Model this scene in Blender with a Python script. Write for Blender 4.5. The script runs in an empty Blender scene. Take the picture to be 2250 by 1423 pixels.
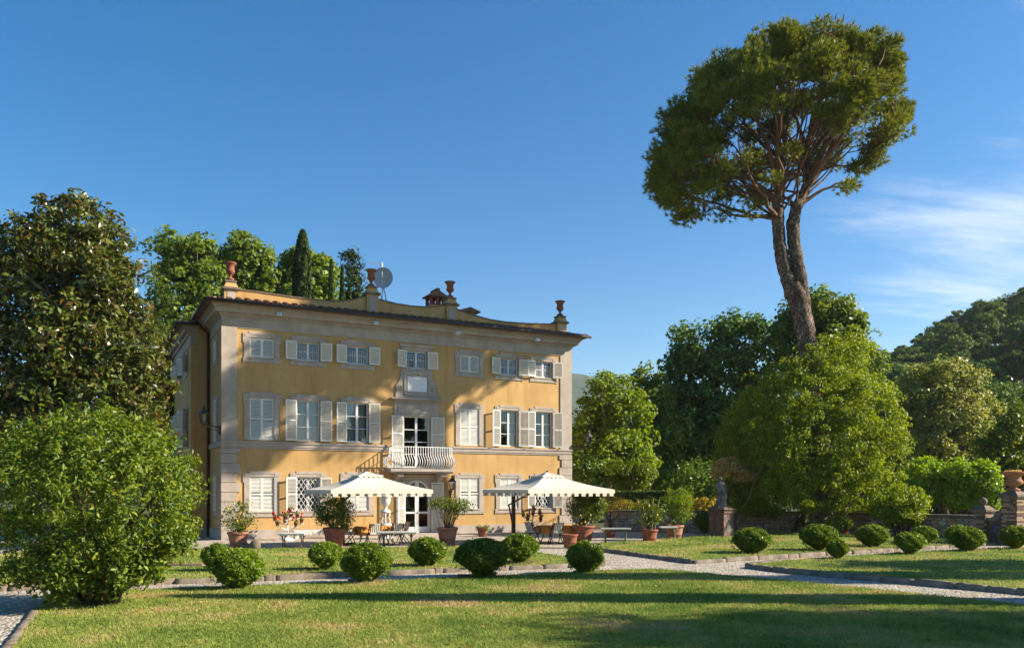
import bpy, math, random
import numpy as np
from mathutils import Vector

# ------------------------------------------------------------------ camera, sky, sun, exposure
F, CX, HY, H = 1800.0, 1125.0, 1072.0, 2.3          # measured lens (photo pixels), principal x, horizon y, eye height
TH = math.radians(27.6)                              # the villa's front is turned this far from the picture plane
scn = bpy.context.scene
col = scn.collection
cam_d = bpy.data.cameras.new('camera'); cam = bpy.data.objects.new('camera', cam_d); col.objects.link(cam)
cam.location = (0, 0, H); cam.rotation_euler = (math.radians(90), 0, 0)
cam_d.sensor_width = 36; cam_d.lens = 36*F/2250; cam_d.shift_y = (HY-711.5)/2250
cam_d.clip_start = 0.1; cam_d.clip_end = 6000
scn.camera = cam
scn.render.resolution_x = 1024; scn.render.resolution_y = 647

SUN_AZ, SUN_EL = math.radians(-2.2), math.radians(30.0)   # azimuth from +X towards +Y
sdir = Vector((math.cos(SUN_EL)*math.cos(SUN_AZ), math.cos(SUN_EL)*math.sin(SUN_AZ), math.sin(SUN_EL)))
world = bpy.data.worlds.new('World'); scn.world = world; world.use_nodes = True
wn, wl = world.node_tree.nodes, world.node_tree.links
wn.clear()
wo = wn.new('ShaderNodeOutputWorld'); bg = wn.new('ShaderNodeBackground'); sky = wn.new('ShaderNodeTexSky')
sky.sky_type = 'NISHITA'; sky.sun_disc = False; sky.sun_elevation = SUN_EL
sky.sun_rotation = math.pi/2 - SUN_AZ
sky.altitude = 100; sky.air_density = 1.0; sky.dust_density = 0.15; sky.ozone_density = 2.0
bg.inputs['Strength'].default_value = 0.069
# thin cirrus drifting in from the right: noise on a flat cloud layer
tc = wn.new('ShaderNodeTexCoord'); sep = wn.new('ShaderNodeSeparateXYZ'); wl.new(tc.outputs['Generated'], sep.inputs[0])
def wm(op, a, b=None, c=None):
    n = wn.new('ShaderNodeMath'); n.operation = op
    for i, x in enumerate((a, b, c)):
        if x is None: continue
        if isinstance(x, (int, float)): n.inputs[i].default_value = x
        else: wl.new(x, n.inputs[i])
    return n.outputs[0]
zz = wm('ADD', wm('MAXIMUM', sep.outputs[2], 0.0), 0.12)
cmb = wn.new('ShaderNodeCombineXYZ')
wl.new(wm('DIVIDE', sep.outputs[0], zz), cmb.inputs[0]); wl.new(wm('DIVIDE', sep.outputs[1], zz), cmb.inputs[1])
mp = wn.new('ShaderNodeMapping'); wl.new(cmb.outputs[0], mp.inputs[0])
mp.inputs['Rotation'].default_value = (0, 0, math.radians(-24)); mp.inputs['Scale'].default_value = (0.55, 1.5, 1)
mp.inputs['Location'].default_value = (0.35, 0.4, 0)
nz = wn.new('ShaderNodeTexNoise'); wl.new(mp.outputs[0], nz.inputs['Vector'])
nz.inputs['Scale'].default_value = 1.5; nz.inputs['Detail'].default_value = 8; nz.inputs['Roughness'].default_value = 0.64; nz.inputs['Distortion'].default_value = 0.5
side = wn.new('ShaderNodeMapRange'); side.interpolation_type = 'SMOOTHSTEP'
wl.new(wm('ADD', wm('MULTIPLY', sep.outputs[0], 1.0), wm('MULTIPLY', sep.outputs[2], -0.35)), side.inputs[0])
side.inputs[1].default_value = 0.12; side.inputs[2].default_value = 0.42
cl = wn.new('ShaderNodeMapRange'); cl.interpolation_type = 'SMOOTHSTEP'
wl.new(wm('ADD', nz.outputs[0], wm('MULTIPLY', side.outputs[0], 0.27)), cl.inputs[0])
cl.inputs[1].default_value = 0.66; cl.inputs[2].default_value = 1.0; cl.inputs[4].default_value = 0.62
mix = wn.new('ShaderNodeMix'); mix.data_type = 'RGBA'
wl.new(cl.outputs[0], mix.inputs[0]); hsv = wn.new('ShaderNodeHueSaturation'); hsv.inputs['Saturation'].default_value = 1.46; wl.new(sky.outputs[0], hsv.inputs['Color'])
wl.new(hsv.outputs[0], mix.inputs[6]); mix.inputs[7].default_value = (6.8, 7.0, 7.4, 1)
wl.new(mix.outputs[2], bg.inputs['Color']); wl.new(bg.outputs[0], wo.inputs[0])

sl = bpy.data.lights.new('sun', 'SUN'); sl.energy = 5.0; sl.angle = math.radians(0.53); sl.color = (1.0, 0.90, 0.74)
so = bpy.data.objects.new('sun', sl); col.objects.link(so); so.location = (40, -5, 40)
so.rotation_euler = sdir.to_track_quat('Z', 'Y').to_euler()
vs = scn.view_settings
vs.view_transform = 'Standard'; vs.look = 'None'; vs.gamma = 1.0; vs.use_curve_mapping = False; vs.exposure = 1.3

# ------------------------------------------------------------------ measuring helpers (photo pixel -> place)
def G(px, py, z=0.0):                                # a point on the ground (or at height z)
    d = F*(H-z)/(py-HY); return ((px-CX)/F*d, d)
def X(px, Y): return (px-CX)/F*Y
def Z(py, Y): return H-(py-HY)/F*Y
UX, UY = math.cos(TH), math.sin(TH)                  # along the villa front
OX, OY = G(488.5, 1187)                              # its left front corner
def Wl(px, py, v=0.0):                               # pixel -> (u, z) on the villa's plane v
    rx = (px-CX)/F; ox, oy = OX-UY*v, OY+UX*v
    t = (ox*UY-oy*UX)/(rx*UY-UX)
    u = (t*rx-ox)/UX
    return u, H-(py-HY)/F*t
def villa_pt(u, v, z=0.0): return (OX+u*UX-v*UY, OY+u*UY+v*UX, z)

# ------------------------------------------------------------------ materials
MATS = {}
def lin(c):
    return tuple(((x/255)/12.92 if x/255 <= 0.04045 else ((x/255+0.055)/1.055)**2.4) for x in c)
def mat(name, c1, c2=None, scale=3.0, rough=0.75, bump=0.0, bscale=None, spec=0.3, metal=0.0, c3=None, detail=6.0, gen='Object', stretch=None):
    m = bpy.data.materials.new(name); m.use_nodes = True; MATS[name] = m
    n, l = m.node_tree.nodes, m.node_tree.links
    p = n['Principled BSDF']
    p.inputs['Roughness'].default_value = rough; p.inputs['Specular IOR Level'].default_value = spec; p.inputs['Metallic'].default_value = metal
    t = n.new('ShaderNodeTexCoord'); src = t.outputs[gen]
    if stretch:
        q = n.new('ShaderNodeMapping'); l.new(src, q.inputs[0]); q.inputs['Scale'].default_value = stretch; src = q.outputs[0]
    if c2 is None: c2 = tuple(x*0.8 for x in c1)
    nzt = n.new('ShaderNodeTexNoise'); l.new(src, nzt.inputs['Vector']); nzt.inputs['Scale'].default_value = scale; nzt.inputs['Detail'].default_value = detail; nzt.inputs['Roughness'].default_value = 0.62
    r = n.new('ShaderNodeValToRGB'); l.new(nzt.outputs[0], r.inputs[0])
    r.color_ramp.elements[0].position = 0.34; r.color_ramp.elements[0].color = (*c2, 1)
    r.color_ramp.elements[1].position = 0.64; r.color_ramp.elements[1].color = (*c1, 1)
    if c3: e = r.color_ramp.elements.new(0.80); e.color = (*c3, 1)
    l.new(r.outputs[0], p.inputs['Base Color'])
    if bump:
        b = n.new('ShaderNodeBump'); b.inputs['Strength'].default_value = bump; b.inputs['Distance'].default_value = 0.02
        nb = n.new('ShaderNodeTexNoise'); l.new(src, nb.inputs['Vector']); nb.inputs['Scale'].default_value = bscale or scale*6; nb.inputs['Detail'].default_value = 4
        l.new(nb.outputs[0], b.inputs['Height']); l.new(b.outputs[0], p.inputs['Normal'])
    return m
def leafmat(name, cs, transl=0.35, rough=0.5, spec=0.35, vary=0.25):
    """leaf colours picked per leaf (random per island), with light passing through"""
    cs = [(r*1.22, g*1.04, b*0.8) for r, g, b in cs]
    m = bpy.data.materials.new(name); m.use_nodes = True; MATS[name] = m
    n, l = m.node_tree.nodes, m.node_tree.links
    p = n['Principled BSDF']; p.inputs['Roughness'].default_value = rough; p.inputs['Specular IOR Level'].default_value = spec
    g = n.new('ShaderNodeNewGeometry'); r = n.new('ShaderNodeValToRGB'); l.new(g.outputs['Random Per Island'], r.inputs[0])
    r.color_ramp.elements[0].color = (*cs[0], 1); r.color_ramp.elements[1].color = (*cs[-1], 1)
    for i, c in enumerate(cs[1:-1]):
        e = r.color_ramp.elements.new((i+1)/(len(cs)-1)); e.color = (*c, 1)
    oi = n.new('ShaderNodeObjectInfo'); ov = n.new('ShaderNodeMapRange'); l.new(oi.outputs['Random'], ov.inputs[0]); ov.inputs[3].default_value = 1-vary; ov.inputs[4].default_value = 1+vary
    oh = n.new('ShaderNodeHueSaturation'); l.new(ov.outputs[0], oh.inputs['Value']); l.new(r.outputs[0], oh.inputs['Color'])   # every plant a little lighter or darker than the next
    l.new(oh.outputs[0], p.inputs['Base Color'])
    tr = n.new('ShaderNodeBsdfTranslucent'); mx = n.new('ShaderNodeMixShader'); mx.inputs[0].default_value = transl
    hs = n.new('ShaderNodeHueSaturation'); hs.inputs['Value'].default_value = 1.5; hs.inputs['Saturation'].default_value = 1.1; hs.inputs['Hue'].default_value = 0.485
    l.new(oh.outputs[0], hs.inputs['Color']); l.new(hs.outputs[0], tr.inputs['Color'])
    l.new(p.outputs[0], mx.inputs[1]); l.new(tr.outputs[0], mx.inputs[2]); l.new(mx.outputs[0], n['Material Output'].inputs[0])
    return m

def stucco(name, a, b):
    m = mat(name, a, b, scale=0.45, rough=0.88, bump=0.25, bscale=45, spec=0.15)
    n, l = m.node_tree.nodes, m.node_tree.links; p = n['Principled BSDF']
    base = p.inputs['Base Color'].links[0].from_socket
    t = n.new('ShaderNodeTexCoord'); q = n.new('ShaderNodeMapping'); l.new(t.outputs['Object'], q.inputs[0]); q.inputs['Scale'].default_value = (2.2, 2.2, 0.22)
    s = n.new('ShaderNodeTexNoise'); l.new(q.outputs[0], s.inputs['Vector']); s.inputs['Scale'].default_value = 1.6; s.inputs['Detail'].default_value = 7
    r = n.new('ShaderNodeMapRange'); l.new(s.outputs[0], r.inputs[0]); r.inputs[1].default_value = 0.48; r.inputs[2].default_value = 0.78; r.inputs[3].default_value = 0.0; r.inputs[4].default_value = 0.62
    mx = n.new('ShaderNodeMix'); mx.data_type = 'RGBA'; l.new(r.outputs[0], mx.inputs[0]); l.new(base, mx.inputs[6]); mx.inputs[7].default_value = (a[0]*0.62, a[1]*0.57, a[2]*0.52, 1)
    l.new(mx.outputs[2], p.inputs['Base Color'])
    return m
stucco('stucco', (0.505, 0.318, 0.132), (0.43, 0.262, 0.10))
mat('stone', (0.42, 0.355, 0.295), (0.33, 0.27, 0.22), scale=1.6, rough=0.85, bump=0.3, bscale=20, spec=0.2, c3=(0.43, 0.38, 0.33))
mat('stone_dark', (0.22, 0.175, 0.135), (0.11, 0.085, 0.062), scale=2.5, rough=0.9, bump=0.6, bscale=18, spec=0.2, c3=(0.30, 0.27, 0.24))
mat('shutter_paint', (0.66, 0.64, 0.575), (0.58, 0.56, 0.495), scale=1.6, rough=0.55, spec=0.3)
mat('white_paint', (0.64, 0.63, 0.61), (0.56, 0.55, 0.53), scale=2, rough=0.45, spec=0.4)
mat('white_iron', (0.80, 0.78, 0.74), (0.68, 0.65, 0.60), scale=6, rough=0.5, spec=0.4)
mat('dark_iron', (0.035, 0.03, 0.028), (0.02, 0.018, 0.016), scale=8, rough=0.5, spec=0.5)
mat('gutter', (0.045, 0.035, 0.03), (0.025, 0.02, 0.018), scale=6, rough=0.55, spec=0.4)
mat('terracotta', (0.28, 0.105, 0.06), (0.19, 0.07, 0.042), scale=5, rough=0.85, bump=0.3, bscale=30, spec=0.2, c3=(0.36, 0.20, 0.14))
mat('terracotta_pale', (0.38, 0.18, 0.11), (0.29, 0.125, 0.078), scale=4, rough=0.9, bump=0.3, bscale=30, spec=0.2, c3=(0.50, 0.38, 0.30))
mat('roof_tile', (0.30, 0.155, 0.10), (0.15, 0.085, 0.06), scale=2.2, rough=0.9, bump=0.5, bscale=22, spec=0.15, c3=(0.36, 0.24, 0.17))
mat('brick_red', (0.30, 0.075, 0.04), (0.22, 0.055, 0.03), scale=6, rough=0.9, bump=0.3)
mat('plaque', (0.74, 0.73, 0.71), (0.66, 0.65, 0.64), scale=2.5, rough=0.5)
mat('marble', (0.66, 0.64, 0.60), (0.50, 0.48, 0.44), scale=3, rough=0.5, bump=0.1, spec=0.4)
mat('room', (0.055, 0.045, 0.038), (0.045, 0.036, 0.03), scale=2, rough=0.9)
mat('curtain', (0.62, 0.60, 0.55), (0.54, 0.52, 0.47), scale=4, rough=0.9, stretch=(6, 6, 0.4))
mat('curtain_gold', (0.42, 0.27, 0.08), (0.34, 0.21, 0.06), scale=4, rough=0.9, stretch=(6, 6, 0.4))
mat('canvas', (0.56, 0.51, 0.43), (0.52, 0.465, 0.385), scale=1.5, rough=0.9, spec=0.1)
mat('wood_dark', (0.075, 0.035, 0.02), (0.045, 0.022, 0.013), scale=6, rough=0.55, spec=0.3, stretch=(1, 1, 8))
mat('cloth_orange', (0.56, 0.25, 0.07), (0.50, 0.21, 0.055), scale=3, rough=0.95, spec=0.1)
mat('soil', (0.055, 0.036, 0.022), (0.035, 0.022, 0.014), scale=8, rough=1.0, bump=0.8, bscale=30)
mat('bark', (0.125, 0.085, 0.06), (0.055, 0.036, 0.026), scale=4, rough=0.95, bump=1.0, bscale=10, spec=0.1, stretch=(1, 1, 0.35))
mat('pine_bark', (0.24, 0.185, 0.145), (0.10, 0.07, 0.052), scale=3.2, rough=0.95, bump=1.0, bscale=7, spec=0.1, stretch=(1, 1, 0.4), c3=(0.36, 0.28, 0.22))
def plated(name, dark, light):
    m = MATS[name]; n, l = m.node_tree.nodes, m.node_tree.links; p = n['Principled BSDF']; base = p.inputs['Base Color'].links[0].from_socket
    t = n.new('ShaderNodeTexCoord'); q = n.new('ShaderNodeMapping'); l.new(t.outputs['Object'], q.inputs[0]); q.inputs['Scale'].default_value = (1, 1, 0.45)
    v = n.new('ShaderNodeTexVoronoi'); v.feature = 'DISTANCE_TO_EDGE'; v.inputs['Scale'].default_value = 10
    nz_ = n.new('ShaderNodeTexNoise'); nz_.inputs['Scale'].default_value = 5; l.new(q.outputs[0], nz_.inputs['Vector']); va = n.new('ShaderNodeMix'); va.data_type = 'RGBA'; va.inputs[0].default_value = 0.22; l.new(q.outputs[0], va.inputs[6]); l.new(nz_.outputs['Color'], va.inputs[7]); l.new(va.outputs[2], v.inputs['Vector'])
    r = n.new('ShaderNodeMapRange'); l.new(v.outputs['Distance'], r.inputs[0]); r.inputs[1].default_value = 0.0; r.inputs[2].default_value = 0.12
    mx = n.new('ShaderNodeMix'); mx.data_type = 'RGBA'; l.new(r.outputs[0], mx.inputs[0]); mx.inputs[6].default_value = (*dark, 1); l.new(base, mx.inputs[7]); l.new(mx.outputs[2], p.inputs['Base Color'])
    b = n.new('ShaderNodeBump'); b.inputs['Strength'].default_value = 1.0; b.inputs['Distance'].default_value = 0.08; l.new(r.outputs[0], b.inputs['Height'])
    old = p.inputs['Normal'].links[0].from_node; l.new(b.outputs[0], old.inputs['Normal'])
plated('pine_bark', (0.085, 0.055, 0.04), None)
mat('pine_limb', (0.20, 0.12, 0.08), (0.095, 0.055, 0.038), scale=4, rough=0.95, bump=0.8, bscale=9, spec=0.1)
mat('pale_bark', (0.36, 0.33, 0.27), (0.20, 0.18, 0.14), scale=4, rough=0.9, bump=0.4, bscale=14)
mat('cane', (0.42, 0.30, 0.15), (0.33, 0.23, 0.11), scale=8, rough=0.8)
mat('statue_stone', (0.22, 0.20, 0.18), (0.06, 0.056, 0.05), scale=2.2, rough=0.9, bump=0.5, bscale=20, c3=(0.42, 0.39, 0.35))
mat('brick_old', (0.19, 0.115, 0.08), (0.085, 0.058, 0.045), scale=5, rough=0.95, bump=0.7, bscale=24, c3=(0.36, 0.30, 0.25))
mat('mortar', (0.20, 0.15, 0.11), (0.13, 0.10, 0.075), scale=9, rough=1.0, bump=0.6)
mat('metal_grey', (0.40, 0.41, 0.43), (0.34, 0.35, 0.37), scale=3, rough=0.5, spec=0.4, metal=0.0)
mat('red_flower', (0.55, 0.012, 0.02), (0.42, 0.008, 0.015), scale=20, rough=0.6)
mat('lemon', (0.75, 0.50, 0.05), (0.65, 0.42, 0.04), scale=5, rough=0.5)
mat('cushion_grey', (0.52, 0.49, 0.44), (0.44, 0.41, 0.37), scale=9, rough=0.95)
mat('wicker_dark', (0.06, 0.045, 0.035), (0.03, 0.024, 0.02), scale=14, rough=0.8)
for i, (a, b) in enumerate([((0.44, 0.31, 0.20), (0.31, 0.21, 0.13)), ((0.38, 0.25, 0.15), (0.26, 0.165, 0.10)), ((0.52, 0.43, 0.33), (0.36, 0.29, 0.21)), ((0.33, 0.28, 0.235), (0.21, 0.17, 0.14)), ((0.47, 0.27, 0.14), (0.33, 0.18, 0.09))]):
    mat('rubble_%d' % i, a, b, scale=5, rough=0.95, bump=0.6, bscale=20)
# striped cushion
def stripes(name, a, b, freq):
    m = bpy.data.materials.new(name); m.use_nodes = True; MATS[name] = m
    n, l = m.node_tree.nodes, m.node_tree.links; p = n['Principled BSDF']; p.inputs['Roughness'].default_value = 0.95
    t = n.new('ShaderNodeTexCoord'); w = n.new('ShaderNodeTexWave'); w.wave_type = 'BANDS'; w.bands_direction = 'X'; w.inputs['Scale'].default_value = freq
    l.new(t.outputs['Object'], w.inputs['Vector']); r = n.new('ShaderNodeValToRGB'); l.new(w.outputs[0], r.inputs[0])
    r.color_ramp.interpolation = 'CONSTANT'; r.color_ramp.elements[0].color = (*a, 1); r.color_ramp.elements[1].position = 0.5; r.color_ramp.elements[1].color = (*b, 1)
    l.new(r.outputs[0], p.inputs['Base Color'])
stripes('striped_cushion', (0.62, 0.58, 0.50), (0.16, 0.14, 0.12), 4.0)
# window glass: see-through with a mirror sheen
def glass():
    m = bpy.data.materials.new('pane_glass'); m.use_nodes = True; MATS['pane_glass'] = m
    n, l = m.node_tree.nodes, m.node_tree.links; n.remove(n['Principled BSDF'])
    tr = n.new('ShaderNodeBsdfTransparent'); tr.inputs[0].default_value = (0.80, 0.86, 0.88, 1)
    gl = n.new('ShaderNodeBsdfGlossy'); gl.inputs['Roughness'].default_value = 0.02; gl.inputs[0].default_value = (0.95, 0.97, 1, 1)
    fr = n.new('ShaderNodeFresnel'); fr.inputs[0].default_value = 1.9; mx = n.new('ShaderNodeMixShader')
    l.new(fr.outputs[0], mx.inputs[0]); l.new(tr.outputs[0], mx.inputs[1]); l.new(gl.outputs[0], mx.inputs[2]); l.new(mx.outputs[0], n['Material Output'].inputs[0])
glass()
# gravel
def gravel():
    m = bpy.data.materials.new('gravel'); m.use_nodes = True; MATS['gravel'] = m
    n, l = m.node_tree.nodes, m.node_tree.links; p = n['Principled BSDF']; p.inputs['Roughness'].default_value = 0.9; p.inputs['Specular IOR Level'].default_value = 0.2
    t = n.new('ShaderNodeTexCoord')
    v = n.new('ShaderNodeTexVoronoi'); l.new(t.outputs['Object'], v.inputs['Vector']); v.inputs['Scale'].default_value = 17
    s = n.new('ShaderNodeSeparateColor'); l.new(v.outputs['Color'], s.inputs[0])
    r = n.new('ShaderNodeValToRGB'); l.new(s.outputs[0], r.inputs[0])
    e = r.color_ramp.elements; e[0].color = (0.16, 0.13, 0.10, 1); e[1].color = (0.62, 0.555, 0.455, 1)
    for q, c in ((0.3, (0.31, 0.265, 0.21)), (0.62, (0.42, 0.37, 0.30)), (0.85, (0.52, 0.465, 0.38))): x = e.new(q); x.color = (*c, 1)
    nn = n.new('ShaderNodeTexNoise'); l.new(t.outputs['Object'], nn.inputs['Vector']); nn.inputs['Scale'].default_value = 0.7; nn.inputs['Detail'].default_value = 6
    mr = n.new('ShaderNodeMapRange'); l.new(nn.outputs[0], mr.inputs[0]); mr.inputs[1].default_value = 0.45; mr.inputs[2].default_value = 0.8; mr.inputs[4].default_value = 0.55
    mx = n.new('ShaderNodeMix'); mx.data_type = 'RGBA'; l.new(mr.outputs[0], mx.inputs[0]); l.new(r.outputs[0], mx.inputs[6]); mx.inputs[7].default_value = (0.24, 0.19, 0.135, 1)
    l.new(mx.outputs[2], p.inputs['Base Color'])
    b = n.new('ShaderNodeBump'); b.inputs['Strength'].default_value = 1.0; b.inputs['Distance'].default_value = 0.035; b.invert = True
    l.new(v.outputs['Distance'], b.inputs['Height']); l.new(b.outputs[0], p.inputs['Normal'])
gravel()
# lawn: one colour field used for the turf sheet and for its blades (object coords = world coords)
def patches(m, sc, lo, hi, amt, colr):
    n, l = m.node_tree.nodes, m.node_tree.links; p = n['Principled BSDF']; base = p.inputs['Base Color'].links[0].from_socket
    t = n.new('ShaderNodeTexCoord'); s = n.new('ShaderNodeTexNoise'); l.new(t.outputs['Object'], s.inputs['Vector']); s.inputs['Scale'].default_value = sc; s.inputs['Detail'].default_value = 9; s.inputs['Roughness'].default_value = 0.7
    r = n.new('ShaderNodeMapRange'); l.new(s.outputs[0], r.inputs[0]); r.inputs[1].default_value = lo; r.inputs[2].default_value = hi; r.inputs[4].default_value = amt
    mx = n.new('ShaderNodeMix'); mx.data_type = 'RGBA'; l.new(r.outputs[0], mx.inputs[0]); l.new(base, mx.inputs[6]); mx.inputs[7].default_value = (*colr, 1); l.new(mx.outputs[2], p.inputs['Base Color'])
patches(MATS['stucco'], 0.9, 0.55, 0.75, 0.45, (0.56, 0.39, 0.19)); patches(MATS['stone'], 1.3, 0.52, 0.72, 0.5, (0.27, 0.235, 0.20)); patches(MATS['canvas'], 1.1, 0.5, 0.8, 0.4, (0.45, 0.39, 0.31)); patches(MATS['shutter_paint'], 2.5, 0.55, 0.8, 0.4, (0.44, 0.42, 0.36))
def lawn(name, blade):
    m = bpy.data.materials.new(name); m.use_nodes = True; MATS[name] = m
    n, l = m.node_tree.nodes, m.node_tree.links; p = n['Principled BSDF']; p.inputs['Roughness'].default_value = 0.75; p.inputs['Specular IOR Level'].default_value = 0.15
    t = n.new('ShaderNodeTexCoord')
    q = n.new('ShaderNodeMapping'); l.new(t.outputs['Object'], q.inputs[0]); q.inputs['Scale'].default_value = (1, 1, 0)
    a = n.new('ShaderNodeTexNoise'); l.new(q.outputs[0], a.inputs['Vector']); a.inputs['Scale'].default_value = 0.42; a.inputs['Detail'].default_value = 7; a.inputs['Roughness'].default_value = 0.68
    r = n.new('ShaderNodeValToRGB'); l.new(a.outputs[0], r.inputs[0]); e = r.color_ramp.elements
    e[0].position = 0.34; e[0].color = (0.10, 0.155, 0.026, 1); e[1].position = 0.655; e[1].color = (0.38, 0.27, 0.135, 1)
    x = e.new(0.50); x.color = (0.20, 0.235, 0.048, 1); x = e.new(0.575); x.color = (0.285, 0.265, 0.08, 1)
    b2 = n.new('ShaderNodeTexNoise'); l.new(q.outputs[0], b2.inputs['Vector']); b2.inputs['Scale'].default_value = 7; b2.inputs['Detail'].default_value = 5
    hs = n.new('ShaderNodeHueSaturation'); l.new(r.outputs[0], hs.inputs['Color'])
    mr = n.new('ShaderNodeMapRange'); l.new(b2.outputs[0], mr.inputs[0]); mr.inputs[1].default_value = 0.3; mr.inputs[2].default_value = 0.7; mr.inputs[3].default_value = 0.75; mr.inputs[4].default_value = 1.25
    if blade:
        g = n.new('ShaderNodeNewGeometry'); mu = n.new('ShaderNodeMath'); mu.operation = 'MULTIPLY_ADD'; l.new(g.outputs['Random Per Island'], mu.inputs[0]); mu.inputs[1].default_value = 0.7; l.new(mr.outputs[0], mu.inputs[2]); l.new(mu.outputs[0], hs.inputs['Value'])
        tr = n.new('ShaderNodeBsdfTranslucent'); mx = n.new('ShaderNodeMixShader'); mx.inputs[0].default_value = 0.35
        l.new(hs.outputs[0], tr.inputs[0]); l.new(p.outputs[0], mx.inputs[1]); l.new(tr.outputs[0], mx.inputs[2]); l.new(mx.outputs[0], n['Material Output'].inputs[0])
    else:
        l.new(mr.outputs[0], hs.inputs['Value'])
        bm_ = n.new('ShaderNodeBump'); bm_.inputs['Strength'].default_value = 0.8; bm_.inputs['Distance'].default_value = 0.04
        b3 = n.new('ShaderNodeTexNoise'); l.new(t.outputs['Object'], b3.inputs['Vector']); b3.inputs['Scale'].default_value = 26; b3.inputs['Detail'].default_value = 4
        l.new(b3.outputs[0], bm_.inputs['Height']); l.new(bm_.outputs[0], p.inputs['Normal'])
    l.new(hs.outputs[0], p.inputs['Base Color'])
lawn('turf', False); lawn('grass_blade', True)
mat('earth', (0.085, 0.095, 0.035), (0.06, 0.06, 0.028), scale=0.3, rough=1.0, bump=0.5, bscale=4)
mat('hill_green', (0.035, 0.055, 0.022), (0.022, 0.034, 0.015), scale=0.05, rough=1.0, bump=1.0, bscale=0.5)
mat('far_hill', (0.04, 0.065, 0.03), (0.028, 0.045, 0.022), scale=0.01, rough=1.0, bump=1.0, bscale=0.06, detail=10)
leafmat('leaf_magnolia', [(0.130, 0.068, 0.022), (0.065, 0.078, 0.016), (0.050, 0.082, 0.015), (0.062, 0.100, 0.018), (0.090, 0.140, 0.024), (0.150, 0.180, 0.036)], 0.2, 0.36, 0.5, 0.0)
leafmat('leaf_shrub', [(0.034, 0.075, 0.012), (0.058, 0.115, 0.017), (0.099, 0.180, 0.020), (0.150, 0.231, 0.025), (0.231, 0.299, 0.033)], 0.36, 0.48, 0.32, 0.0)
leafmat('leaf_plane', [(0.077, 0.153, 0.027), (0.127, 0.220, 0.033), (0.187, 0.281, 0.041)], 0.4)
leafmat('leaf_bright', [(0.065, 0.124, 0.015), (0.103, 0.178, 0.020), (0.151, 0.227, 0.023)], 0.42)
leafmat('leaf_dark', [(0.048, 0.115, 0.023), (0.076, 0.164, 0.029), (0.120, 0.216, 0.040)], 0.3)
leafmat('leaf_cypress', [(0.021, 0.046, 0.012), (0.034, 0.070, 0.017), (0.057, 0.097, 0.023)], 0.1, 0.7, 0.15)
leafmat('leaf_conifer', [(0.051, 0.103, 0.016), (0.080, 0.137, 0.021), (0.108, 0.171, 0.025)], 0.25, 0.6, 0.2)
leafmat('needle', [(0.063, 0.111, 0.019), (0.100, 0.155, 0.025), (0.155, 0.202, 0.033), (0.211, 0.243, 0.051)], 0.26, 0.55, 0.25, 0.0)
leafmat('leaf_vine', [(0.076, 0.151, 0.017), (0.117, 0.205, 0.021), (0.176, 0.266, 0.029), (0.246, 0.314, 0.041)], 0.42, 0.5, 0.25, 0.0)
leafmat('leaf_box', [(0.060, 0.128, 0.018), (0.106, 0.196, 0.022), (0.180, 0.270, 0.030)], 0.35, 0.4, 0.35)
leafmat('leaf_olive', [(0.139, 0.190, 0.046), (0.189, 0.244, 0.059), (0.246, 0.300, 0.087)], 0.35)
leafmat('leaf_laurel', [(0.112, 0.239, 0.018), (0.169, 0.322, 0.022), (0.239, 0.393, 0.030)], 0.42, 0.38, 0.4, 0.08)
leafmat('leaf_citrus', [(0.051, 0.108, 0.016), (0.091, 0.160, 0.019), (0.148, 0.211, 0.025)], 0.35, 0.4, 0.4)
leafmat('leaf_pink', [(0.360, 0.400, 0.100), (0.480, 0.440, 0.180), (0.550, 0.360, 0.250), (0.280, 0.340, 0.070)], 0.4)
leafmat('leaf_yellow', [(0.114, 0.171, 0.023), (0.182, 0.228, 0.034), (0.570, 0.376, 0.034)], 0.4)
leafmat('leaf_hillpine', [(0.061, 0.118, 0.039), (0.093, 0.162, 0.047), (0.139, 0.224, 0.060)], 0.2, 0.7, 0.15, 0.5)
M = MATS

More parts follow.
